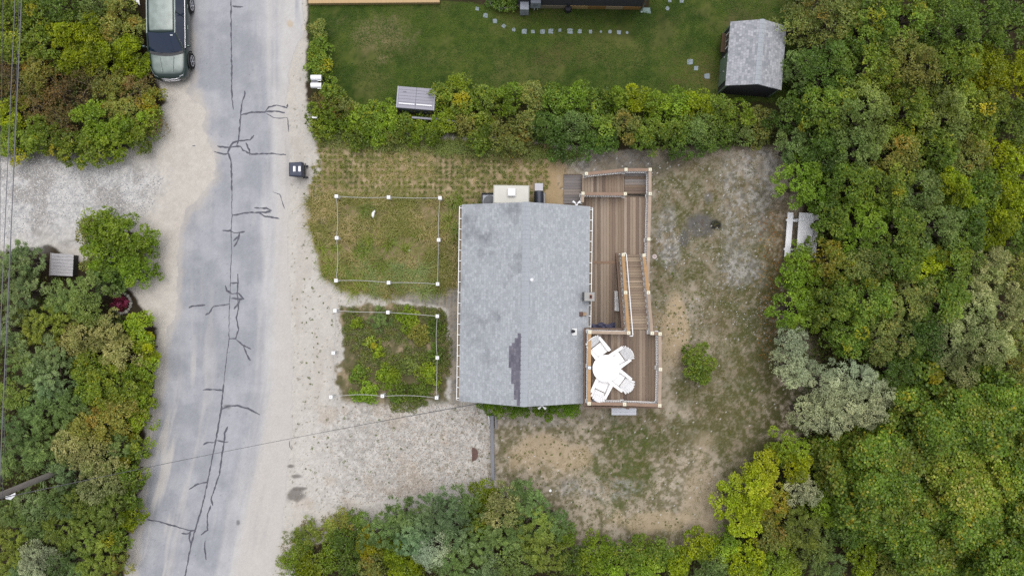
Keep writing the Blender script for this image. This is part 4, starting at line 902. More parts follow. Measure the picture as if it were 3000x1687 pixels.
# ------------------------------------------------------------ parked car
car = empty("parked_car", (-16.43, 10.0, 0), math.radians(.6), "dark green sport utility vehicle parked at the road's left edge, top of the photo", "car")
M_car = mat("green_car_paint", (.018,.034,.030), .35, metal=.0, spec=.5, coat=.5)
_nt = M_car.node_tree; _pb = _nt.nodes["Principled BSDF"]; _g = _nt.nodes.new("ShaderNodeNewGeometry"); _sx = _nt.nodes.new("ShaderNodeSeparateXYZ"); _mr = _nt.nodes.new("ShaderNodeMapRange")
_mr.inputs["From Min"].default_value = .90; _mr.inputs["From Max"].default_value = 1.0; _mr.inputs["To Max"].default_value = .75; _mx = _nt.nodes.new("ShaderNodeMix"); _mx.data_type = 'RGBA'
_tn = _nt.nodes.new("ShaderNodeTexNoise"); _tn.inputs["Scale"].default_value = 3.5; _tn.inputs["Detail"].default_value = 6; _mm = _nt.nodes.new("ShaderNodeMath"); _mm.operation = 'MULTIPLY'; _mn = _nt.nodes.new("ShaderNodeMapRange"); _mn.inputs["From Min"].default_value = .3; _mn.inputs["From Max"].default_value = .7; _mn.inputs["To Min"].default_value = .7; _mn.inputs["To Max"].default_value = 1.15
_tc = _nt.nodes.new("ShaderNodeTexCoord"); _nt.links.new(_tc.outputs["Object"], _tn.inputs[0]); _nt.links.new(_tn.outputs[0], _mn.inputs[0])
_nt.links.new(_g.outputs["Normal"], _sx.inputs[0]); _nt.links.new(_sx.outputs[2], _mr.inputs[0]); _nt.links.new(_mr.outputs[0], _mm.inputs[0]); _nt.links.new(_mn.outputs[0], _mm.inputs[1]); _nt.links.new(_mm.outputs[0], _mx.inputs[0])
_mx.inputs[6].default_value = (.018,.034,.030,1); _mx.inputs[7].default_value = (.27,.33,.31,1); _nt.links.new(_mx.outputs[2], _pb.inputs["Base Color"])  # sky reflection on upward faces painted in as a paler colour, along with dust
M_glass = mat("car_glass", (.008,.02,.05), .06, spec=.9, coat=.6); M_chrome = mat("chrome", (.8,.8,.84), .15, metal=1.0); M_tyre = mat("tyre", (.015,.015,.016), .85)
st = [(0,.50,.70,.30,.62),(.05,.68,.80,.28,.70),(.18,.80,.90,.26,.82),(.40,.875,.97,.24,.86),(.8,.91,1.02,.24,.88),(1.2,.925,1.07,.24,.90),(1.6,.93,1.09,.22,.92),(2.4,.935,1.10,.22,.93),(3.2,.935,1.11,.22,.93),(4.0,.93,1.12,.24,.93),(4.4,.90,1.12,.28,.92),(4.58,.84,1.08,.34,.88),(4.66,.72,.95,.42,.78)]
vs = []; fs = []; NP = 17
for (y,w_,zt__,zb,_) in st:
    half = [(0,zt__),(.35*w_,zt__-.002),(.66*w_,zt__-.015),(.86*w_,zt__-.05),(.96*w_,zt__-.12),(1.0*w_,(zt__+zb)/2+.12),(1.0*w_,(zt__+zb)/2-.05),(.97*w_,zb+.08),(.85*w_,zb)]
    row = [(-x,y,z) for x,z in half[::-1]] + [(x,y,z) for x,z in half[1:]]
    vs += row
for i in range(len(st)-1):
    for k in range(NP-1): a = i*NP+k; fs.append((a,a+1,a+NP+1,a+NP))
fs += [tuple(range(NP)), tuple((len(st)-1)*NP+k for k in range(NP))[::-1]]
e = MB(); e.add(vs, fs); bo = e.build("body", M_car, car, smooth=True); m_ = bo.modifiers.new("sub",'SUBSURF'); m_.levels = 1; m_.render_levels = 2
# cabin: roof + glass
def quad_strip(name, pts, m, parent, th=None): e = MB(); e.add(pts, [tuple(range(len(pts)))]); return e.build(name, m, parent)
bx, tx, zb_, zr_ = .86, .655, 1.07, 1.70
yw0, yw1, yr1, yr0 = 1.18, 1.98, 4.25, 4.60      # cowl, windshield top, roof rear, tail
e = MB(); nxr, nyr = 9, 12; vs = []; fs = []
for j in range(nyr+1):
    y = yw1-.06+(yr1+.1-yw1+.06)*j/nyr; ff = j/nyr
    for i in range(nxr+1):
        x = -1+2*i/nxr; w_ = tx*(1-.03*abs(ff-.4)); z = zr_+.05*(1-x*x)-.035*(2*ff-1)**4 - .05*max(0,.1-ff)*10*.4
        if abs(x) < .85 and .18 < ff < .95: z += .008*(1 if i%2 else -1)
        vs.append((x*w_, y, z))
for j in range(nyr):
    for i in range(nxr): a = j*(nxr+1)+i; fs.append((a,a+1,a+nxr+2,a+nxr+1))
n0 = len(vs); 
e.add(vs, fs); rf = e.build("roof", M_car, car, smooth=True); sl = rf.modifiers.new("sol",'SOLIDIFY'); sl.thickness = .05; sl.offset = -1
# windshield, curved
e = MB(); vs = []; fs = []; n_ = 8; mrow = 5
for j in range(mrow+1):
    f = j/mrow
    for i in range(n_+1):
        x = -1+2*i/n_; w_ = (bx-.07)*(1-f)+(tx-.05)*f; y = yw0+(yw1-yw0)*f+.12*x*x*(1-f*.6)-.04; z = zb_-.01+(zr_-zb_+.02)*(f**.92); vs.append((x*w_,y,z))
for j in range(mrow):
    for i in range(n_): a = j*(n_+1)+i; fs.append((a,a+1,a+n_+2,a+n_+1))
e.add(vs, fs); wsh = e.build("windshield", M_glass, car, smooth=True)
e = MB(); e.box(-.12,.0,0,.05,0,.004); o = e.build("sticker", mat("windshield_sticker", (.7,.75,.78), .5), wsh); o.location = (.52,1.83,1.612); o.rotation_euler = (math.radians(38),0,0)
for x0,x1 in ((-.62,.0),(-.05,.6)):
    e = MB(); e.tube([(x0,1.12+.1*x0*x0,1.075),((x0+x1)/2,1.15,1.085),(x1,1.19+.1*x1*x1,1.095)], .012, 6); e.build("wiper", M_dark, wsh)
e = MB(); vs = []; n_=8
for i in range(n_+1):
    x = -1+2*i/n_; vs += [(x*.80,1.02+.14*x*x,1.074),(x*.80,1.20+.12*x*x,1.082)]
e.add(vs, [(2*i,2*i+2,2*i+3,2*i+1) for i in range(n_)]); e.build("cowl", M_dark, car)
for s in (-1,1):
    e = MB(); e.add([(s*(bx+.015),yw0+.12,zb_),(s*(bx+.02),yr0-.25,zb_+.03),(s*(tx+.01),yr1-.05,zr_-.01),(s*(tx+.005),yw1+.0,zr_-.01)], [(0,1,2,3)]); sw = e.build("side_window", M_glass, car)
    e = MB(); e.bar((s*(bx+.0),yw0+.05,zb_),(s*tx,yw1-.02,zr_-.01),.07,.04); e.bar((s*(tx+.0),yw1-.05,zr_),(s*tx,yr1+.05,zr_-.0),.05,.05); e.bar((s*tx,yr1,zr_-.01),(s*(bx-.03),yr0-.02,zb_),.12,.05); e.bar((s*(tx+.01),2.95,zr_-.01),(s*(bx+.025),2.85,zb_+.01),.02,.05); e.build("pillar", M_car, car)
    e = MB(); e.bar((s*(bx+.035),yw0+.22,zb_+.01),(s*(bx+.045),yr0-.2,zb_+.04),.026,.02); e.build("chrome_trim", M_chrome, car)
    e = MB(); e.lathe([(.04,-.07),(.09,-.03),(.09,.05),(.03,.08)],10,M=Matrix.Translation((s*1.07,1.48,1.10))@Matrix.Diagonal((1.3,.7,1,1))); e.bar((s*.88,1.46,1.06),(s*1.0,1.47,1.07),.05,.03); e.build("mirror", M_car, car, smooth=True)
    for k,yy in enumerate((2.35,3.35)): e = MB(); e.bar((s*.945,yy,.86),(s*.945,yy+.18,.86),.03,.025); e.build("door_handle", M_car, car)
    e = MB(); e.add([(s*.52,.12,.86),(s*.70,.20,.88),(s*.845,.52,.90),(s*.86,.62,.80),(s*.80,.30,.72),(s*.66,.10,.70),(s*.5,.055,.74)], [(0,1,2,3,4,5,6)]); e.build("headlight", mat("headlight_glass", (.55,.58,.62), .15, spec=.8, coat=1), car)
    for yy in (.96,3.66):
        wl = MB(); wl.tube([(s*.76,yy,.37),(s*.975,yy,.37)], .37, 28); w_o = wl.build("wheel", M_tyre, car); r_ = MB()
        M_ = Matrix.Translation((s*.978,yy,.37))@Matrix.Rotation(s*math.pi/2,4,'Y'); r_.lathe([(.25,-.02),(.26,.0),(.22,.004),(.21,-.02)],28,M=M_)
        r_.lathe([(.06,0),(.05,.012),(.01,.014)],12,M=M_)
        for q in range(5):
            a = q*2*math.pi/5; r_.add([M_@Vector((math.cos(a+da)*rr,math.sin(a+da)*rr,.008)) for da,rr in ((-.5,.05),(.5,.05),(.14,.24),(-.14,.24))], [(0,1,2,3)])
        r_.build("rim", M_chrome, w_o)
        ar = MB(); pts = [(s*.938,yy+.44*math.cos(t),.37+.44*math.sin(t)) for t in [math.pi*k/12 for k in range(13)]]; ar.tube(pts, .035, 6); ar.build("wheel_arch", mat("arch_black", (.02,.022,.022), .7), car, smooth=True)
e = MB(); vs = []
e.tube([(-.50,.06,.76),(-.3,.0,.77),(0,-.02,.77),(.3,.0,.77),(.50,.06,.76)], .018, 6); e.tube([(-.60,.05,.60),(-.3,-.04,.60),(0,-.06,.60),(.3,-.04,.60),(.60,.05,.60)], .02, 6); e.build("grille_bar", M_chrome, car, smooth=True)
for s in (-1,1):
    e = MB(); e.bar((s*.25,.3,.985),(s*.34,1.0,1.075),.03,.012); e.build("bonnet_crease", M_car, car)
e = MB(); e.add([(-.6,yr1+.08,zr_-.02),(.6,yr1+.08,zr_-.02),(.74,yr0-.03,zb_+.02),(-.74,yr0-.03,zb_+.02)],[(0,1,2,3)]); e.build("rear_window", M_glass, car)
# white and red panel poking out at the top edge
v = P(388,2,1.0); e = MB(); n_=6; vs = []
for i in range(n_+1):
    t = i/n_; vs += [(-.25+.5*t,.12-.28*t*t,.95-.2*t),(-.3+.5*t,.5,.9),]
e.add(vs, [(2*i,2*i+2,2*i+3,2*i+1) for i in range(n_)]); e.box(-.42,-.1,.16,.6,.98,1.02,1)
o = e.build("boat_bow", [M_white, mat("dull_red", S(130,50,60), .5)]); o.location = (v.x,v.y+.0,0); tag(o, "white and red panel poking out of the bushes left of the car's rear", "panel")

# ------------------------------------------------------------ pole and wires
pole_xy = (-21.39, -8.64)
pl_ = empty("utility_pole", (*pole_xy,0), 0, "grey wooden utility pole rising out of the cedars at the lower left edge", "utility pole")
e = MB(); e.tube([(0,0,0),(0,0,10)], [.14,.11], 14); e.build("shaft", mat("pole_wood", S(170,162,158), .9, noise=.25, nscale=5, stretch=(6,6,.4)), pl_)
e = MB(); e.box(-.1,1.45,-.06,.06,9.0,9.12); e.build("crossarm", M_greywood, pl_)
for x_ in (.7,1.4): e = MB(); e.lathe([(.04,9.12),(.06,9.2),(.03,9.25)],10,(x_,0,0)); e.build("insulator", M_concrete, pl_)
v = P(29,1452,5.5); e = MB(); e.add([(-.22,-.14,-.05),(.02,-.17,-.02),(.24,.02,.02),(.26,.16,.05),(.02,.04,.06),(-.16,.0,.05)],[(0,1,2,3,4,5)]); e.add([(-.22,-.14,-.05),(.02,-.17,-.02),(.24,.02,.02),(.26,.16,.05),(.02,.04,.06),(-.16,.0,.05),(0,0,.0)],[(1,0,6),(2,1,6),(3,2,6),(4,3,6),(5,4,6),(0,5,6)]); e.tube([(-.14,.05,.02),(-.2,.18,-.05)],.025,6,1)
o = e.build("lamp_shade", [M_plast, M_dark], pl_); o.location = (v.x-pole_xy[0], v.y-pole_xy[1], 5.5)
M_wire = mat("wire_black", (.09,.09,.10), .6); M_wire2 = mat("wire_grey", (.14,.14,.16), .5)
def wire(p, q, r, sag, label, m=M_wire, n=24, name="power_line"):
    p = Vector(p); q = Vector(q); c_ = (p+q)/2; e = MB(); e.tube([p+(q-p)*(k/n)-Vector((0,0,4*sag*(k/n)*(1-k/n)))-c_ for k in range(n+1)], r, 6)
    o = thing1(name, e, m, label, "wire", c_, smooth=True); o["group"] = "overhead wires"; return o
def wpx(x0, z, x1): a = P(x0,0,z); b = P(x1,1124,z); d_ = (b-a)/(b.y-a.y); return (a+d_*(17-a.y), a+d_*(pole_xy[1]-a.y))
for (x0,x1,z,r,m,lab) in ((63,12,9.2,.020,M_wire2,"thickest grey power line at the left edge, rightmost of the overhead wires"),(44,-6,9.2,.016,M_wire2,"grey power line at the left edge, second of the bold wires"),
                        (56,18,7.2,.010,M_wire,"thin dark line running between the two bold grey wires"),(8,-6,7.0,.010,M_wire,"thin dark line nearest the photo's left border")):
    a,b = wpx(x0,z,x1); wire(a,b,r,.0,lab,m)
hw = P(1402,1181,3.05)
for dz,dx in ((0,0),(.16,.05)):
    wire((pole_xy[0]+.1,pole_xy[1],7.0+dz),(hw.x,hw.y-dx*.3,3.05+dz*.2),.009,.75+dz,["black service wire from the pole to the cottage corner, the lower one","black service wire from the pole to the cottage corner, the upper one"][dz>0])
# ------------------------------------------------------------ planting
def leaf_mat(name, trans=.25):
    m = bpy.data.materials.new(name); m.use_nodes = True; nt = m.node_tree; L = nt.links.new
    for n in list(nt.nodes):
        if n.type == 'BSDF_PRINCIPLED': nt.nodes.remove(n)
    out = [n for n in nt.nodes if n.type == 'OUTPUT_MATERIAL'][0]
    c = nt.nodes.new("ShaderNodeVertexColor"); c.layer_name = "Col"
    d = nt.nodes.new("ShaderNodeBsdfDiffuse"); t = nt.nodes.new("ShaderNodeBsdfTranslucent"); g = nt.nodes.new("ShaderNodeBsdfGlossy"); g.inputs["Roughness"].default_value = .45
    g.inputs[0].default_value = (1,1,1,1)
    m1 = nt.nodes.new("ShaderNodeMixShader"); m1.inputs[0].default_value = trans; m2 = nt.nodes.new("ShaderNodeMixShader"); m2.inputs[0].default_value = .02
    L(c.outputs[0], d.inputs[0]); L(c.outputs[0], t.inputs[0]); L(d.outputs[0], m1.inputs[1]); L(t.outputs[0], m1.inputs[2]); L(m1.outputs[0], m2.inputs[1]); L(g.outputs[0], m2.inputs[2]); L(m2.outputs[0], out.inputs[0]); return m
M_leaf = leaf_mat("leaves"); M_bark = mat("bark", S(104,94,86), .95, noise=.25, nscale=9); M_twig = mat("dry_twig", S(136,122,112), .95, noise=.2, nscale=9)
LG = .96
def lc(r,g,b):
    c = np.array(S(r,g,b,LG)); m = c.mean(); return np.clip(m+(c-m)*1.12, .002, .9)*np.array([1.03,1.0,.82])
# leaf length, width, clump radius, leaves per clump, shape, colours (weight, rgb), droop
SPEC = {
 'leafy':  (.115,.055,.33,150,'oval', [(5,(106,128,56)),(4,(84,108,46)),(2,(132,148,70)),(.4,(176,162,56))], "green leafy"),
 'green':  (.11,.05,.32,160,'oval',  [(5,(112,138,52)),(3,(88,114,40)),(3,(140,160,66))], "fresh green leafy"),
 'deep':   (.11,.05,.33,150,'oval',  [(5,(86,110,50)),(4,(68,92,44)),(2,(110,128,62))], "deep green leafy"),
 'olive':  (.11,.045,.32,150,'oval', [(5,(122,132,76)),(3,(104,116,64)),(2,(142,146,84)),(.8,(160,126,66))], "olive green leafy"),
 'orange': (.11,.05,.32,150,'oval',  [(6,(124,132,58)),(2,(148,134,62)),(1,(170,150,60)),(.6,(160,112,62)),(4,(100,118,54))], "olive and orange-tinged leafy"),
 'grey':   (.10,.045,.31,160,'oval', [(5,(114,134,80)),(4,(92,114,66)),(2,(138,154,96))], "grey-green leafy"),
 'silver': (.09,.032,.30,190,'oval', [(5,(162,172,148)),(4,(140,152,130)),(2,(184,190,166))], "silvery pale"),
 'pale':   (.095,.045,.30,170,'oval',[(4,(156,160,116)),(4,(118,132,84)),(2,(180,180,140)),(1,(100,116,64))], "pale olive"),
 'yellow': (.105,.055,.36,230,'oval',[(5,(126,142,42)),(4,(106,124,38)),(2,(154,162,50)),(2,(88,106,40))], "yellow-green leafy"),
 'lime':   (.10,.055,.34,240,'oval', [(5,(158,172,56)),(3,(132,150,48)),(2,(186,190,80))], "bright lime-yellow"),
 'gold':   (.10,.05,.34,220,'oval',  [(3,(160,152,44)),(4,(132,136,44)),(1,(190,168,66)),(3,(106,120,44))], "golden yellow-leaved"),
 'dry':    (.085,.035,.40,130,'oval',[(4,(118,106,76)),(3,(98,92,64)),(2,(140,110,82)),(3,(100,110,62))], "brownish half-bare twiggy"),
 'cedar':  (.17,.028,.42,250,'spray',[(5,(104,126,78)),(4,(82,106,64)),(2,(126,146,94))], "feathery dark green cedar-like"),
 'blue':   (.17,.028,.42,250,'spray',[(5,(112,134,98)),(4,(88,112,80)),(2,(140,160,122))], "feathery blue-green cedar-like"),
 'moss':   (.16,.028,.42,250,'spray',[(5,(118,134,66)),(4,(94,112,54)),(2,(142,154,82))], "feathery yellow-green cedar-like"),
 'vine':   (.14,.11,.45,150,'round', [(5,(98,124,54)),(3,(80,106,48)),(2,(124,144,68)),(.5,(176,156,60))], "broad-leaved vine-covered"),
 'box':    (.07,.05,.30,260,'oval',  [(5,(92,122,36)),(3,(72,104,30)),(2,(116,140,48))], "clipped bright green"),
}
def leaf_cloud(C, Rc, per, L, W, shape, pal, rg, zsq=.75, up=.45, jitter=.22):
    """C (n,3) clump centres, Rc (n,) radii -> verts, faces, colours"""
    n = len(C); N = n*per; ci = np.repeat(np.arange(n), per)
    d = rg.normal(size=(N,3)); d[:,2] = np.abs(d[:,2])*1.0 - .35; d /= np.linalg.norm(d, axis=1)[:,None]+1e-9
    rr = rg.uniform(.45,1.0,N)**.6
    # sprays: leaves group on a few stems per clump
    ns = 9 if shape == 'spray' else 14
    S0 = rg.normal(size=(n,ns,3)); S0[:,:,2] = np.abs(S0[:,:,2])*.9-.15; S0 /= np.linalg.norm(S0, axis=2)[:,:,None]
    si = rg.randint(0, ns, N); sd_ = S0[ci, si]
    k = .55 if shape != 'spray' else .30
    d = sd_ + d*k; d /= np.linalg.norm(d, axis=1)[:,None]
    pos = C[ci] + d*(rr*Rc[ci])[:,None]*np.array([1,1,zsq])
    if shape == 'spray':
        ax = sd_*.8 + rg.normal(size=(N,3))*.38; ax[:,2] *= .6; nr = d + np.array([0,0,.9]) + rg.normal(size=(N,3))*.5
    else:
        ax = d*.7 + rg.normal(size=(N,3))*.7; nr = d*.5 + np.array([0,0,up*2]) + rg.normal(size=(N,3))*.45
    ax /= np.linalg.norm(ax, axis=1)[:,None]; nr /= np.linalg.norm(nr, axis=1)[:,None]
    b = np.cross(nr, ax); b /= np.linalg.norm(b, axis=1)[:,None]+1e-9
    sc = rg.uniform(.65,1.3,N)[:,None]
    a = ax*L/2*sc; b = b*W/2*sc
    if shape == 'round':
        V6 = np.stack([pos-a, pos-a*.45+b, pos+a*.55+b*.9, pos+a, pos+a*.55-b*.9, pos-a*.45-b], 1); nvp = 6
    else:
        V6 = np.stack([pos-a, pos-a*.1+b, pos+a, pos-a*.1-b], 1); nvp = 4
    w = np.array([p[0] for p in pal]); w = w/w.sum(); cols = np.array([lc(*p[1]) for p in pal])
    base = cols[rg.choice(len(pal), n, p=w)]; stc = cols[rg.choice(len(pal), n*ns, p=w)].reshape(n,ns,3)
    own = cols[rg.choice(len(pal), N, p=w)]
    col = base[ci]*.4 + stc[ci,si]*.3 + own*.3; col *= (1+rg.uniform(-jitter,jitter,N))[:,None]*(1+rg.uniform(-.14,.14,n))[ci][:,None]
    return V6.reshape(-1,3), np.arange(N*nvp), nvp, np.repeat(np.clip(col,.004,.9), nvp, axis=0)
def crown_points(R, H, rg, rc, dens=1.0, zb=.3, squash=None):
    area = R*R; n = max(3, int(area/(rc*rc)*2.1*dens))
    u = np.sqrt((np.arange(n)+rg.uniform(0,1,n))/n); th = np.arange(n)*2.399963+rg.uniform(-.5,.5,n)
    ph = rg.uniform(0,6.28,3); out = 1+.15*np.sin(2*th+ph[0])+.12*np.sin(3*th+ph[1])+.10*np.sin(5*th+ph[2])
    r = u*(R-rc*.45)*out; dome = np.sqrt(np.clip(1-u*u*.92,0,1))
    z = zb+(H-zb-rc*.5)*dome*rg.uniform(.5,1.0,n)**.7
    x = r*np.cos(th); y = r*np.sin(th)
    if squash: x = x*squash
    return np.stack([x,y,z],1)
def trunk_mb(C, H, R, rg, nb=7):
    e = MB(); h = H*.55; t = max(.03, .035*H)
    e.tube([(0,0,0),(rg.uniform(-.05,.05)*H,rg.uniform(-.05,.05)*H,h*.5),(0,0,h)], [t,t*.8,t*.5], 7)
    idx = rg.choice(len(C), min(nb,len(C)), replace=False)
    for i in idx:
        c = C[i]; m_ = Vector((c[0]*.45,c[1]*.45,h*.5+c[2]*.35)); e.tube([(0,0,h*.45),m_,(c[0],c[1],c[2])], [t*.5,t*.33,t*.12], 5)
    return e
def plant(px, py, rpx, H, sp, label, seed, cat=None, group=None, dens=1.0, squash=None, zb=None, name=None):
    rg = np.random.RandomState(seed); L, W, rc, per, shape, pal, look = SPEC[sp]
    k = (CAM_H-H*.7)/FPX; R = rpx*k; v = P(px, py, H*.7)
    rc = min(rc, R*.5)*rg.uniform(.9,1.1); zb = (.25 if H < 2.6 else H*.35) if zb is None else zb
    C = crown_points(R, H, rg, rc, dens, zb, squash); Rc = rc*rg.uniform(.75,1.25,len(C))
    nper = int(per*(rc/SPEC[sp][2])**2) if rc < SPEC[sp][2]*.8 else per
    V_, F_, nvp, K_ = leaf_cloud(C, Rc, max(40,nper), L, W, shape, pal, rg)
    V_[:,2] = np.maximum(V_[:,2], .03)
    wx_, wy_ = V_[:,0]+v.x, V_[:,1]+v.y; b1 = fbm(wx_,wy_,1.6,501,3)-.5; b2 = fbm(wx_,wy_,3.6,505,2)-.5
    K_ = np.clip(K_*(1+1.1*b1)[:,None]*np.stack([1+.45*b2, 1+.1*b2, 1-.3*b2],1), .003, .9)
    tree = H >= 2.6
    nm = name or (("cedar_tree" if shape == 'spray' else "leafy_tree") if tree else "shrub")
    r = empty(nm, (v.x, v.y, 0), 0, label, cat or ("tree" if tree else "shrub"), group)
    me = quick_mesh("crown", V_, nvp, F_, K_); link("crown", me, M_leaf, r)
    e = trunk_mb(C, H, R, rg, 7 if sp != 'dry' else 26); e.build("trunk", M_bark if sp != 'dry' else M_twig, r)
    return r
ORD = ["first","second","third","fourth","fifth","sixth","seventh","eighth","ninth","tenth","eleventh","twelfth"]
def row(phrase, origin, group, items):
    for i,it in enumerate(items):
        px,py,rp,H,sp = it[:5]; look = SPEC[sp][6]; kind = "tree" if H >= 2.6 else "bush"
        lab = f"{look} {kind}, {ORD[i]} from {origin} {phrase}"
        plant(px,py,rp,H,sp,lab,int(px*7+py*13)%99991,group=group)
G_R = "trees of the wood east of the yard"; G_H = "bushes of the boundary hedge"; G_L = "bushes of the thicket left of the road"; G_B = "plants of the thicket south of the yard"
row("in the top-edge row", "the lawn", G_R, [(2345,70,70,3.6,'olive'),(2440,45,95,4.6,'olive'),(2550,70,100,5,'leafy'),(2665,40,100,5.2,'leafy'),(2775,80,105,5.2,'deep'),(2880,50,95,4.6,'deep'),(2975,80,85,4,'deep')])
row("level with the shed", "the shed", G_R, [(2350,200,62,3.4,'grey'),(2440,190,90,5,'deep'),(2555,200,100,5.5,'leafy'),(2670,190,100,5.6,'olive'),(2790,205,95,5.2,'leafy'),(2890,200,80,3.6,'yellow'),(2975,220,75,3.4,'yellow')])
row("level with the hedge", "the hedge end", G_R, [(2325,330,68,3.4,'deep'),(2420,320,90,4.8,'leafy'),(2530,330,100,5.4,'grey'),(2650,320,100,5.4,'leafy'),(2765,330,95,5,'grey'),(2870,335,90,4.2,'leafy'),(2965,350,80,3.4,'deep')])
row("just below the hedge line", "the yard", G_R, [(2330,430,62,3.2,'grey'),(2420,440,80,4.2,'deep'),(2520,430,90,4.8,'grey'),(2625,450,85,4.6,'olive'),(2725,440,90,4.2,'leafy'),(2830,450,90,3.8,'olive'),(2940,470,85,3.2,'yellow')])
row("level with the north deck rail", "the yard", G_R, [(2365,535,88,4.0,'green'),(2490,540,85,4.6,'leafy'),(2590,550,90,4.8,'leafy'),(2690,560,85,5,'grey'),(2785,560,80,4.4,'yellow'),(2870,560,75,4,'leafy'),(2955,580,80,3.2,'yellow')])
row("level with the picnic table", "the picnic table", G_R, [(2445,640,62,4.2,'leafy'),(2530,660,85,4.8,'green'),(2635,660,90,5,'leafy'),(2740,660,85,4.8,'grey'),(2830,665,75,4.2,'deep'),(2915,670,75,3.6,'yellow'),(2985,700,60,3.4,'deep')])
row("just below the picnic table", "the yard", G_R, [(2350,805,72,3.6,'green'),(2440,770,80,4.4,'orange'),(2535,770,85,4.8,'olive'),(2630,770,85,5,'leafy'),(2720,770,62,4.2,'lime'),(2800,775,80,4.8,'leafy'),(2890,780,75,4.4,'pale'),(2975,800,70,3.8,'olive')])
row("level with the roof deck's top rail", "the yard", G_R, [(2340,905,78,3.8,'green'),(2445,880,85,4.6,'leafy'),(2545,885,90,5,'leafy'),(2650,880,90,5,'olive'),(2755,880,85,4.8,'leafy'),(2855,890,80,4.6,'pale'),(2950,900,80,4.2,'pale')])
row("level with the round deck table", "the yard", G_R, [(2490,985,75,4.2,'leafy'),(2590,990,85,4.8,'olive'),(2690,990,80,4.2,'deep'),(2790,1000,80,4.2,'pale'),(2890,1010,85,4.8,'pale'),(2975,1010,60,3.6,'olive')])
row("beside the yard's eastern bulge", "the north", "silver trees at the yard's east edge", [(2322,1000,56,3.4,'silver'),(2325,1080,66,3.8,'silver'),(2420,1125,60,4.0,'silver'),(2500,1110,66,4.3,'silver'),(2572,1150,58,4.2,'silver'),(2375,1215,62,3.8,'silver'),(2455,1205,72,4.3,'silver'),(2540,1210,58,4.0,'silver')])
row("in the row behind them", "the silver trees", G_R, [(2620,1085,70,3.8,'deep'),(2710,1090,75,3.8,'vine'),(2800,1100,80,3.6,'pale'),(2900,1110,80,3.8,'vine'),(2980,1110,60,3.4,'olive')])
row("along the yard's curving southeast edge", "the north", G_R, [(2310,1315,62,2.8,'green'),(2235,1375,58,2.7,'lime'),(2215,1430,66,2.8,'lime'),(2135,1455,50,2.7,'lime'),(2180,1520,66,2.8,'lime'),(2270,1480,60,2.8,'orange'),(2350,1440,55,3.0,'silver'),(2330,1360,56,2.8,'yellow'),(2265,1565,60,2.8,'olive'),(2345,1545,72,3.0,'moss'),(2430,1480,60,2.8,'green')])
row("at the bottom edge", "the left", G_R, [(2060,1605,52,2.2,'yellow'),(2130,1610,52,2.2,'green'),(2090,1660,55,2.2,'grey'),(2190,1640,66,2.6,'yellow'),(2290,1650,70,2.8,'green'),(2390,1600,62,2.8,'grey'),(2420,1665,60,2.8,'cedar'),(2480,1560,55,2.6,'deep'),(2530,1640,55,2.4,'yellow'),(2620,1660,60,2.4,'olive')])
# hedge between the two plots
row("in the hedge's roadside strip", "the top", G_H, [(930,88,34,1.3,'olive'),(936,125,36,1.4,'leafy'),(930,165,36,1.4,'leafy'),(936,205,38,1.4,'leafy'),(968,270,42,1.5,'leafy'),(1000,310,42,1.5,'olive'),(938,300,36,1.2,'dry'),(925,330,34,1.3,'green'),(965,350,40,1.5,'green'),(930,375,34,1.2,'leafy')])
row("in the hedge's low western half", "the road", G_H, [(1035,350,48,1.2,'green'),(1085,345,50,1.3,'leafy'),(1135,345,50,1.3,'green'),(1180,372,46,1.1,'leafy'),(1225,385,44,1.0,'green'),(1275,388,44,1.0,'green'),(1040,398,40,.8,'leafy'),(1100,390,42,.9,'green'),(1150,395,38,.8,'olive')])
row("in the hedge's lawn-side row", "the storage box", G_H, [(1305,275,46,2.0,'leafy'),(1345,240,36,1.8,'green'),(1360,300,46,2.0,'leafy'),(1425,285,48,2.1,'leafy'),(1490,285,50,2.2,'green'),(1560,280,50,2.2,'olive'),(1625,285,50,2.2,'leafy'),(1690,285,50,2.2,'green'),(1755,290,44,2.1,'leafy')])
row("in the hedge's yard-side row", "the storage box", G_H, [(1305,350,40,1.6,'green'),(1365,365,44,1.8,'olive'),(1420,360,44,2.0,'leafy'),(1405,410,40,1.6,'leafy'),(1470,390,46,2.0,'olive'),(1510,425,42,1.6,'olive'),(1540,360,50,2.2,'olive'),(1600,370,56,2.3,'deep'),(1640,420,52,2.0,'deep'),(1680,360,56,2.3,'grey'),(1720,415,48,2.0,'deep')])
row("in the eastern hedge, lawn side", "the middle", G_H, [(1815,290,46,2.0,'green'),(1870,295,50,2.2,'yellow'),(1930,305,52,2.3,'green'),(1990,300,52,2.3,'green'),(2050,305,52,2.3,'yellow'),(2110,320,52,2.4,'leafy'),(2170,335,50,2.3,'green'),(2235,350,48,2.0,'olive')])
row("in the eastern hedge, yard side", "the middle", G_H, [(1770,365,54,2.3,'leafy'),(1780,415,40,1.8,'deep'),(1840,365,52,2.3,'olive'),(1890,400,50,2.1,'leafy'),(1930,380,50,2.3,'leafy'),(1985,385,56,2.4,'leafy'),(1995,420,42,1.8,'deep'),(2050,380,56,2.4,'grey'),(2075,415,40,1.8,'deep'),(2115,385,50,2.2,'deep'),(2175,390,44,2.0,'grey'),(2225,395,40,1.7,'olive')])
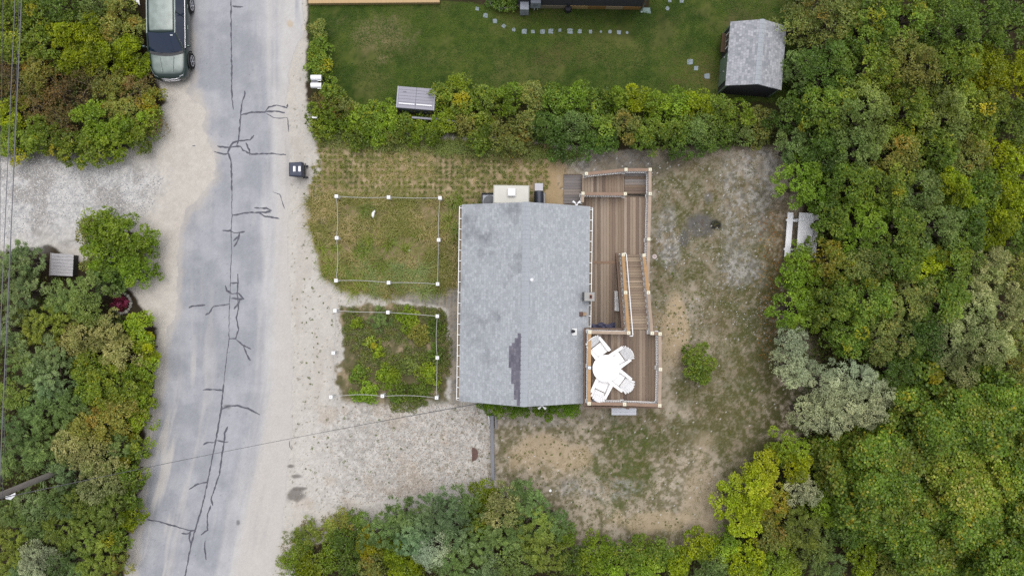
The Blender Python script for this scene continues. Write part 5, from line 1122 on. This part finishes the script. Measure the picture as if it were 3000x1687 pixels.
# left thicket, north block
row("at the photo's top edge", "the left border", G_L, [(20,40,60,2.2,'leafy'),(95,30,62,2.3,'leafy'),(180,20,62,2.4,'deep'),(270,10,68,2.5,'grey'),(350,30,52,2.2,'olive'),(405,75,42,1.8,'olive')])
row("level with the parked car", "the left border", G_L, [(30,130,62,2.0,'leafy'),(110,125,60,2.1,'leafy'),(190,100,60,2.2,'yellow'),(265,90,60,2.2,'yellow'),(335,90,55,2.2,'olive'),(300,150,62,2.3,'yellow'),(375,150,55,2.1,'yellow'),(225,170,60,2.1,'yellow'),(405,190,45,1.6,'yellow')])
row("in the dry patch", "the left border", G_L, [(25,225,60,1.5,'dry'),(100,215,60,1.8,'olive'),(165,260,62,1.6,'dry'),(90,300,62,1.7,'dry'),(240,240,60,1.8,'dry'),(315,240,62,1.8,'olive'),(395,255,58,1.7,'dry'),(440,300,48,1.5,'orange'),(170,350,62,1.7,'dry'),(350,320,60,1.8,'olive'),(450,360,40,1.3,'dry')])
row("just above the left gravel drive", "the left border", G_L, [(20,330,50,1.7,'yellow'),(30,420,60,1.8,'leafy'),(110,400,62,2.0,'leafy'),(190,430,60,1.9,'leafy'),(265,350,64,2.3,'green'),(335,390,68,2.2,'green'),(270,425,58,2.0,'leafy'),(400,400,50,1.7,'leafy'),(430,350,42,1.5,'green')])
# left thicket, south block
row("in the leafy roadside clump", "the top", G_L, [(290,665,62,2.3,'green'),(258,678,50,2.2,'olive'),(350,680,62,2.5,'green'),(420,700,42,2.0,'green'),(300,740,74,2.5,'green'),(375,750,62,2.3,'green'),(262,765,34,2.2,'olive'),(390,800,46,1.9,'green'),(450,800,24,1.2,'green'),(330,800,48,2.0,'deep')])
row("around the plank platform", "the left border", G_L, [(20,800,62,3.0,'blue'),(72,765,58,3.2,'blue'),(60,860,70,3.2,'blue'),(30,960,60,3.0,'blue'),(120,960,70,2.8,'moss'),(190,872,62,2.9,'cedar'),(250,870,74,2.9,'grey'),(300,830,52,2.3,'cedar'),(180,920,55,2.5,'moss')])
row("just below the flower bed", "the left border", G_L, [(70,1060,66,3.0,'cedar'),(130,1050,72,3.2,'blue'),(150,1130,66,3.2,'blue'),(225,1000,66,2.4,'pale'),(305,980,62,2.4,'pale'),(250,1070,62,2.4,'leafy'),(340,1040,60,2.4,'pale'),(400,960,52,2.0,'green'),(430,1020,40,1.7,'yellow'),(420,1085,44,1.8,'green')])
row("midway down the southern thicket", "the left border", G_L, [(40,1160,66,2.8,'moss'),(110,1210,68,3.0,'cedar'),(200,1200,70,3.0,'cedar'),(290,1140,76,2.8,'leafy'),(365,1140,66,2.5,'leafy'),(330,1220,76,2.7,'olive'),(410,1160,44,1.8,'green'),(410,1230,42,1.8,'green'),(250,1250,62,2.8,'olive'),(55,1270,60,2.8,'cedar')])
row("level with the utility pole", "the left border", G_L, [(35,1350,62,3.0,'cedar'),(120,1320,68,3.2,'cedar'),(210,1310,66,2.9,'pale'),(275,1340,74,3.0,'pale'),(345,1300,52,2.5,'cedar'),(395,1310,44,1.8,'leafy'),(190,1390,55,2.8,'blue'),(290,1420,68,3.0,'pale'),(375,1390,52,2.2,'leafy'),(380,1450,44,1.8,'leafy')])
row("just below the utility pole", "the left border", G_L, [(30,1500,62,2.6,'cedar'),(90,1480,62,2.8,'blue'),(170,1470,62,2.9,'cedar'),(100,1530,58,2.6,'cedar'),(240,1480,66,2.8,'moss'),(320,1490,62,2.6,'moss'),(370,1520,44,1.9,'yellow'),(40,1570,62,2.6,'moss')])
row("in the bottom-left corner", "the left border", G_L, [(30,1650,62,2.6,'moss'),(110,1640,66,3.0,'silver'),(180,1560,66,2.8,'moss'),(190,1650,62,2.8,'cedar'),(260,1570,66,2.8,'moss'),(280,1655,62,2.6,'moss'),(340,1580,48,2.1,'leafy'),(345,1650,40,1.7,'olive'),(70,1690,55,2.6,'blue')])
# thicket south of the yard
row("in the low weedy corner", "the road", G_B, [(850,1650,40,.8,'green'),(880,1600,34,.7,'leafy'),(905,1560,40,.7,'moss'),(900,1670,42,1.0,'yellow'),(955,1640,46,1.1,'green'),(965,1560,40,.8,'moss'),(1005,1530,40,.8,'olive'),(1010,1590,48,1.4,'deep'),(1030,1650,48,1.5,'deep'),(1060,1540,46,1.3,'deep')])
row("along the bottom edge's western part", "the road", G_B, [(1085,1600,46,2.2,'gold'),(1120,1560,64,2.8,'cedar'),(1180,1510,66,3.0,'cedar'),(1150,1620,50,2.3,'yellow'),(1205,1570,66,3.2,'blue'),(1250,1530,70,3.3,'blue'),(1270,1610,62,3.2,'silver'),(1190,1665,60,2.2,'yellow'),(1300,1500,62,3.0,'blue'),(1090,1660,50,2.2,'olive')])
row("along the bottom edge's middle part", "the west", G_B, [(1330,1560,66,3.0,'blue'),(1360,1480,56,2.8,'cedar'),(1325,1650,62,2.8,'cedar'),(1425,1460,50,1.5,'yellow'),(1400,1530,50,2.2,'leafy'),(1410,1600,60,2.8,'cedar'),(1480,1490,66,3.0,'pale'),(1520,1440,50,2.6,'cedar'),(1430,1665,60,2.8,'blue'),(1490,1570,64,3.0,'cedar')])
row("along the bottom edge's eastern part", "the west", G_B, [(1560,1470,58,2.8,'cedar'),(1570,1550,72,3.2,'moss'),(1620,1530,58,2.9,'cedar'),(1510,1650,62,2.8,'grey'),(1600,1620,66,3.0,'moss'),(1655,1570,44,2.0,'green'),(1670,1640,52,2.2,'deep')])
row("south of the yard's sandy hollow", "the west", G_B, [(1720,1640,52,2.0,'green'),(1760,1600,38,1.6,'green'),(1790,1660,56,2.2,'green'),(1850,1630,62,2.4,'leafy'),(1900,1665,58,2.3,'green'),(1940,1620,58,2.2,'leafy'),(1990,1655,52,2.2,'yellow')])
# single shrubs
plant(2050,1065,58,1.7,'leafy',"lone round green bush in the yard, east of the roof deck",11)
for i,(px,py,rp) in enumerate(((1450,1186,44),(1515,1186,40),(1585,1188,42),(1655,1186,46))):
    plant(px,py,rp,1.25,'box',f"bright green clipped bush, {ORD[i]} from the west along the cottage's south wall",20+i,group="clipped bushes under the south gable",zb=.2)
for i,(px,py,rp,sp,lab) in enumerate(((1115,935,34,'cedar',"wispy grey-green plant just inside the southern rope fence's north side"),(1195,935,38,'green',"leafy green clump by the northeast of the southern rope fence"),(1270,960,30,'deep',"dark green clump near the southern rope fence's northeast post"),
        (1092,1010,26,'leafy',"leafy green clump in the middle west of the southern rope fence plot"),(1108,1035,18,'green',"small bright clump at the centre of the southern rope fence plot"),(1045,945,18,'green',"small clump near the northwest post of the southern rope fence"),
        (1050,1095,28,'leafy',"green clump in the southwest of the southern rope fence plot"),(1140,1105,38,'green',"broad leafy clump in the south middle of the southern rope fence plot"),(1195,1075,30,'grey',"greyish clump in the southeast of the southern rope fence plot"),
        (1255,1095,34,'green',"leafy green clump against the east rope of the southern fence plot"),(1270,1040,30,'deep',"dark clump by the east middle post of the southern rope fence"),(1230,1145,34,'deep',"dark green clump by the southeast post of the southern rope fence"),
        (1165,1155,34,'deep',"dark green clump on the south rope of the southern fence, middle"),(1080,1150,34,'green',"green clump on the south rope of the southern fence, western half"),(1040,1160,20,'green',"small green tuft where the south rope leaves the sand"),(1230,975,34,'olive',"olive clump in the northeast of the southern rope fence plot"))):
    plant(px,py,rp,.55,sp,lab,300+i,cat="plant",zb=.08,name="garden_plant",group="plants inside the southern rope fence")
for i,(px,py,rp,sp,lab) in enumerate(((1450,2,30,'deep',"dark leafy plant at the left of the stone-edged bed"),(1480,6,26,'leafy',"green plant in the middle of the stone-edged bed at the top"),(1506,2,24,'deep',"dark plant at the right of the stone-edged bed"))):
    plant(px,py,rp,.7,sp,lab,330+i,cat="plant",zb=.1,name="garden_plant")
# overhanging sprigs belong to the tree south of the picnic table
# purple foliage in the ring bed
SPEC['plum'] = (.09,.06,.14,70,'oval',[(5,(112,40,66)),(4,(84,30,48)),(2,(168,88,130)),(1,(60,28,36))],"plum")
rg = np.random.RandomState(8); C = np.stack([rg.uniform(-.34,.34,26), rg.uniform(-.36,.34,26), rg.uniform(.08,.22,26)],1); C = C[(C[:,0]**2+C[:,1]**2) < .13]
V_,F_,nvp,K_ = leaf_cloud(C, np.full(len(C),.13), 60, .085,.05,'oval',SPEC['plum'][5],rg); link("plum_foliage", quick_mesh("plum_foliage",V_,nvp,F_,K_), M_leaf, fb)
# bare stick in the ash patch
e = MB(); e.tube([(-.15,.22,.03),(.12,-.14,.03)], .014, 5); e.tube([(.03,.28,.05),(.05,-.05,.05)], .012, 5); v = P(2056,658,0); thing1("stick", e, M_twig, "pale crossed sticks lying in the grey ash patch in the yard", "stick", (v.x,v.y,0))

# ---------------- stuff: undergrowth, vines, grasses, weeds, stones
def inpoly(poly, x, y): return sdf(poly, x, y) < 0
FOREST = [[(2290,-60),(3080,-60),(3080,1750),(1480,1750),(1500,1620),(1720,1620),(2080,1600),(2180,1500),(2300,1290),(2330,1130),(2320,1000),(2330,850),(2400,740),(2400,600),(2310,560),(2300,300)],
          [(-80,-60),(410,-60),(400,220),(440,330),(380,430),(230,460),(-80,445)],[(-80,740),(130,735),(230,830),(320,900),(430,960),(440,1100),(395,1330),(375,1500),(350,1687),(340,1750),(-80,1750)],
          [(1060,1540),(1400,1470),(1600,1480),(1680,1600),(1720,1750),(860,1750),(880,1640)],
          [(910,300),(1000,330),(1300,280),(1800,290),(2290,340),(2290,410),(2000,420),(1700,420),(1300,370),(1000,390),(920,380)]]
def scatter(n, u0,u1,v0,v1, rg, test):
    u = rg.uniform(u0,u1,n); v = rg.uniform(v0,v1,n); m = test(u,v); return u[m], v[m]
rg = np.random.RandomState(77)
u,v = scatter(19000,-80,3080,-60,1750,rg,lambda u,v: np.any([inpoly(p,u,v) for p in FOREST],axis=0))
C = np.stack([(u-1500)/60, (843.5-v)/60, rg.uniform(.1,.75,len(u))],1)
V_,F_,nvp,K_ = leaf_cloud(C, rg.uniform(.18,.34,len(C)), 13, .14,.075,'oval',[(4,(78,96,46)),(3,(60,80,38)),(1,(104,102,54)),(1,(90,76,50))],rg)
V_[:,2] = np.maximum(V_[:,2], .02); tag(link("undergrowth", quick_mesh("undergrowth",V_,nvp,F_,K_), M_leaf), "tangled green undergrowth covering the ground beneath the trees", "undergrowth", kind="stuff")
# vine carpet, lower right
VP = [(2600,1110),(3080,1090),(3080,1750),(2640,1750),(2560,1600),(2440,1560),(2400,1430),(2370,1300),(2440,1290),(2560,1230)]
u,v = scatter(5200,2340,3080,1080,1750,rg,lambda u,v: inpoly(VP,u,v))
hgt = 1.2+2.3*fbm(u,v,170,301,3)-1.1*sstep(.62,.75,fbm(u,v,60,305,3))+.5*fbm(u,v,40,306,2)
_mr_ = np.random.RandomState(55); _mc = np.stack([_mr_.uniform(2380,3060,95), _mr_.uniform(1100,1700,95), _mr_.uniform(45,95,95), _mr_.uniform(.8,1.9,95)],1)
dome = np.max([m[3]*np.sqrt(np.clip(1-((u-m[0])**2+(v-m[1])**2)/m[2]**2,0,1)) for m in _mc], axis=0)
hgt = hgt*.55 + dome*1.6
hgt = hgt*np.clip(-sdf(VP,u,v)/50,.35,1)
C = np.stack([(u-1500)*(42-hgt)/FPX, (843.5-v)*(42-hgt)/FPX, hgt],1)
yl = blobs = np.clip(1.2-np.hypot((u-2850)/170,(v-1410)/130),0,1)
patch = fbm(u,v,70,310,3)
for k,(m_,pal) in enumerate((((patch<=.56)&(yl<.45),SPEC['vine'][5]),((patch>.56)&(yl<.45),[(4,(112,130,58)),(3,(86,108,52)),(1,(150,140,70))]),(yl>=.45,[(4,(124,142,62)),(4,(102,126,54)),(1,(160,154,70)),(.6,(190,180,120))]))):
    if m_.sum() == 0: continue
    V_,F_,nvp,K_ = leaf_cloud(C[m_], rg.uniform(.18,.32,m_.sum()), 44, .105,.08,'round',pal,rg,zsq=.9,up=.6,jitter=.32); K_ = K_*(.62+.8*(fbm(V_[:,0],V_[:,1],1.3,701,3)-.1))[:,None]
    if k == 0: acc = [V_,K_]
    else: acc = [np.concatenate([acc[0],V_]), np.concatenate([acc[1],K_])]
tag(link("vine_carpet", quick_mesh("vine_carpet",acc[0],6,np.arange(len(acc[0])),acc[1]), M_leaf), "thick carpet of broad-leaved climbing vine over the lower right corner", "vines", kind="stuff")
def blades(name, u, v, ln, w, cols, rg, lean=.6, per=10, spread=.06, z0=0.0, label="", cat="grass"):
    """tufts of narrow bent blades at photo-pixel ground positions"""
    n = len(u); N = n*per; ci = np.repeat(np.arange(n), per)
    x = (u[ci]-1500)/60 + rg.normal(size=N)*spread; y = (843.5-v[ci])/60 + rg.normal(size=N)*spread
    td = rg.uniform(0,6.28,n); a = td[ci]+rg.normal(size=N)*1.3; l = ln*rg.uniform(.5,1.2,N)*rg.uniform(.7,1.2,n)[ci]; le = lean*rg.uniform(.5,1.3,N)
    dx, dy = np.cos(a), np.sin(a); wx, wy = -dy*w/2, dx*w/2
    p0 = np.stack([x,y,np.full(N,z0)],1); p1 = p0+np.stack([dx*l*le*.4,dy*l*le*.4,l*.6*np.ones(N)],1); p2 = p0+np.stack([dx*l*le,dy*l*le,l*.75*(1-.4*le)],1)
    ww = np.stack([wx,wy,np.zeros(N)],1)
    V_ = np.stack([p0-ww,p0+ww,p1+ww*.9,p1-ww*.9, p1-ww*.9,p1+ww*.9,p2+ww*.2,p2-ww*.2],1).reshape(-1,3)
    cs = np.array([lc(*c)*1.2 for c in cols]); q = np.clip((fbm(u,v,70,601,4,.7)-.5)*3.6+.60+rg.uniform(-.25,.25,n),0,.999); c = cs[(q*len(cols)).astype(int)][ci]*.75+cs[rg.randint(0,len(cols),N)]*.25; c = c*rg.uniform(.85,1.15,N)[:,None]
    return tag(link(name, quick_mesh(name,V_,4,np.arange(N*8),np.repeat(c,8,axis=0)), M_leaf), label, cat, kind="stuff")
GREENS = [(102,112,58),(118,124,70),(132,134,84),(144,142,98)]; STRAW = [(160,148,114),(174,160,130),(184,170,144)]
# thin beach grass, north garden strip
GN = [(935,400),(1600,430),(1610,560),(1400,600),(1345,590),(1300,590),(935,570),(905,560)]
def dmask(u,v,s,seed,th): return fbm(u,v,s,seed,3) > th
_gu, _gv = np.meshgrid(np.arange(905,1640,15.5), np.arange(400,600,15.0)); u = (_gu+rg.uniform(-2.5,2.5,_gu.shape)).ravel(); v = (_gv+rg.uniform(-2.5,2.5,_gu.shape)).ravel(); k_ = inpoly(GN,u,v)&(rg.rand(len(u))<.93); u, v = u[k_], v[k_]
blades("dune_grass_rows",u,v,.17,.022,[(88,98,50),(102,110,58),(118,122,68)],rg,.9,24,.035,label="rows of small planted dune grass tufts on the sandy strip")
u,v = scatter(1000,900,1640,395,600,rg,lambda u,v: inpoly(GN,u,v)&(fbm(u,v,60,411,4,.7)>.50)); blades("sparse_dune_grass",u,v,.22,.014,GREENS[1:]+STRAW[:2],rg,1.0,7,.05,label="loose drifts of dune grass between the planted rows")
GD = [(935,575),(1340,585),(1345,850),(1200,850),(1130,870),(1010,850),(960,810),(905,650),(905,580)]
u,v = scatter(3700,890,1360,570,875,rg,lambda u,v: inpoly(GD,u,v)&dmask(u,v,55,402,.42)&~((np.hypot((u-1195)/75,(v-720)/32)<1))&(rg.rand(len(u))<.45+.9*fbm(u,v,26,412,3))); blades("tall_dune_grass",u,v,.44,.015,[(106,112,62),(124,124,74),(142,136,94),(162,150,118),(176,162,136),(148,140,100),(112,118,64)],rg,1.1,9,.08,label="tall windblown dune grass filling the northern rope fence plot")
u,v = scatter(42,900,1350,575,870,rg,lambda u,v: inpoly(GD,u,v)&(fbm(u,v,60,413,2)>.42)); blades("long_grass_clumps",u,v,.60,.018,[(92,112,44),(106,124,52),(124,136,66),(96,116,60)],rg,1.15,60,.10,label="long green grass clumps standing out of the dune grass by the ropes")
u,v = scatter(22,1060,1240,780,860,rg,lambda u,v: u>0); blades("pale_green_grass",u,v,.6,.016,[(112,130,84),(128,144,98)],rg,1.15,50,.10,label="pale green grass spilling over the paver path between the rope fences")
# grasses at the foot of the hedge and around the house
HF = [(930,385),(1500,430),(1700,450),(1700,470),(1400,450),(940,425)]
u,v = scatter(1500,920,1720,380,475,rg,lambda u,v: inpoly(HF,u,v)); blades("hedge_foot_grass",u,v,.45,.018,[(108,122,66),(92,108,58),(126,134,80)],rg,.95,10,.06,label="long green grass hanging along the south foot of the hedge")
# garden 2 low cover
G2P = [(1000,900),(1130,890),(1300,905),(1320,1000),(1318,1180),(1230,1210),(1150,1200),(1060,1180),(1040,1120),(1010,1060)]
u,v = scatter(2600,980,1330,880,1215,rg,lambda u,v: inpoly(G2P,u,v)&dmask(u,v,40,403,.42))
C = np.stack([(u-1500)/60,(843.5-v)/60,rg.uniform(.03,.16,len(u))],1)
V_,F_,nvp,K_ = leaf_cloud(C, rg.uniform(.10,.20,len(C)), 34, .065,.032,'oval',[(5,(102,118,66)),(3,(86,100,62)),(3,(124,138,64)),(2,(134,126,120)),(1,(132,114,86))],rg)
V_[:,2] = np.maximum(V_[:,2], .02); tag(link("ground_cover", quick_mesh("ground_cover",V_,nvp,F_,K_), M_leaf), "low heathery ground cover filling the southern rope fence plot", "ground cover", kind="stuff")
# lawn blades
LP = LAWN
u,v = scatter(20000,900,2330,0,345,rg,lambda u,v: inpoly(LP,u,v)&(fbm(u,v,50,404,4)>.36)); blades("lawn_grass",u,v,.075,.014,[(54,80,24),(66,92,30),(80,102,38)],rg,1.1,5,.09,label="short green mown grass of the neighbour's lawn")
# yard moss and low grass
YP = [(1450,1210),(1720,1210),(1900,1200),(1910,1000),(1910,450),(1660,440),(2280,430),(2290,620),(2250,900),(2300,1130),(2200,1300),(2080,1580),(1700,1590),(1500,1480)]
def olv(u,v): return (.55*fbm(u,v,34,405,3)+.45*fbm(u,v,10,406,2) + .22*np.clip(1.2-np.hypot((u-1840)/130,(v-1390)/130),0,1)+.16*np.clip(1.3-np.hypot((u-2150)/160,(v-900)/420),0,1)) > .54
u,v = scatter(24000,1440,2310,430,1600,rg,lambda u,v: inpoly(YP,u,v)&olv(u,v)&~((u>1705)&(u<1900)&(v>960)&(v<1190))&~((u>1640)&(u<1900)&(v<960))); blades("yard_grass",u,v,.05,.014,[(108,108,62),(92,98,52),(128,118,84),(84,94,48)],rg,.95,4,.05,label="patchy thin olive grass and moss across the sandy yard")
# little weeds on sand and pebbles
def weeds(u,v): return inpoly([(870,700),(1000,880),(975,1180),(1440,1200),(1440,1410),(900,1440),(870,1200)],u,v)
u1,v1 = scatter(200,860,1450,700,1480,rg,weeds); u2,v2 = scatter(22,890,930,560,1200,rg,lambda u,v: u>0); u3,v3 = scatter(260,1460,2000,1200,1560,rg,lambda u,v: inpoly(YP,u,v)); u4,v4 = scatter(90,1915,2060,760,1000,rg,lambda u,v:u>0)
u = np.concatenate([u1,u2,u3,u4]); v = np.concatenate([v1,v2,v3,v4]); C = np.stack([(u-1500)/60,(843.5-v)/60,np.full(len(u),.02)],1)
V_,F_,nvp,K_ = leaf_cloud(C, rg.uniform(.03,.09,len(C)), 16, .055,.022,'oval',[(5,(98,112,62)),(3,(86,98,66)),(2,(122,134,70))],rg)
V_[:,2] = np.maximum(V_[:,2], .012); tag(link("weeds", quick_mesh("weeds",V_,nvp,F_,K_), M_leaf), "tiny scattered weeds dotting the sand and pebbles", "weeds", kind="stuff")
# weeds along the path edge and low sprigs by the bottom thicket and road corner
u,v = scatter(500,760,1080,1470,1687,rg,lambda u,v: inpoly([(830,1560),(900,1520),(1050,1490),(1080,1560),(900,1680),(820,1687)],u,v)); blades("corner_weeds",u,v,.22,.02,[(112,124,70),(96,110,60),(134,124,96)],rg,.8,8,.06,label="thin straggly weeds at the sandy road corner by the bottom edge")
# loose stones
def stones_cloud(name, u, v, s0, s1, cols, rg, label):
    n = len(u); s = rg.uniform(s0,s1,n); base = np.array([[1,0,0],[0,1,0],[-1,0,0],[0,-1,0],[0,0,.7]],float)
    a = rg.uniform(0,6.28,n); ca, sa = np.cos(a), np.sin(a); B = base[None]*s[:,None,None]*np.array([1.25,.8,1]); X = B[:,:,0]*ca[:,None]-B[:,:,1]*sa[:,None]; Y = B[:,:,0]*sa[:,None]+B[:,:,1]*ca[:,None]
    V_ = np.stack([X+((u-1500)/60)[:,None], Y+((843.5-v)/60)[:,None], B[:,:,2]+.004],2).reshape(-1,3)
    F0 = np.array([0,1,4,1,2,4,2,3,4,3,0,4]); F_ = (F0[None]+5*np.arange(n)[:,None]).ravel()
    cs = np.array([S(*c) for c in cols]); c = cs[rg.randint(0,len(cols),n)]*rg.uniform(.85,1.1,n)[:,None]
    return tag(link(name, quick_mesh(name,V_,3,F_,np.repeat(c,5,axis=0)), gm), label, "stones", kind="stuff")
u,v = scatter(16000,870,1450,1180,1480,rg,lambda u,v: inpoly(GP,u,v)&(rg.rand(len(u))<sstep(900,1250,u)*.9+.1)); stones_cloud("pebbles",u,v,.012,.030,[(196,188,178),(160,152,144),(220,212,204),(136,128,122),(186,166,146)],rg,"loose pebbles covering the parking strip")
u,v = scatter(15000,-60,520,450,780,rg,lambda u,v: inpoly([(-60,455),(330,480),(480,520),(440,620),(330,700),(200,640),(-60,730)],u,v)); stones_cloud("crushed_shells",u,v,.014,.034,[(222,222,222),(204,204,204),(180,180,184),(230,228,224),(150,152,158)],rg,"white and grey crushed shells on the left gravel drive")
u,v = scatter(1500,1900,2260,480,1000,rg,lambda u,v: fbm(u,v,60,408,3)>.5); stones_cloud("yard_shell_bits",u,v,.012,.032,[(220,222,226),(196,196,200),(170,170,172),(110,110,112)],rg,"scattered whitish shell bits across the back yard")
u,v = scatter(700,2220,2330,620,1060,rg,lambda u,v: u>0); stones_cloud("fallen_leaves",u,v,.015,.035,[(170,116,60),(150,96,50),(184,150,80)],rg,"small orange fallen leaves along the yard's east edge")["category"] = "fallen leaves"
# ---------------- branch tips reaching over the picnic table
for i,(px,py,rp,lab) in enumerate(((2335,722,22,"leafy shoot hanging over the picnic table's bench, south end"),(2365,712,20,"leafy shoot over the middle of the picnic table top"),(2385,665,16,"small leafy shoot over the picnic table's upper right"),(2345,760,34,"leafy bush hiding the south end of the picnic table"))):
    plant(px,py,rp,1.7,'green',lab,500+i,zb=1.0 if i<3 else .4,dens=.45 if i<3 else 1,name="sapling",cat="sapling")
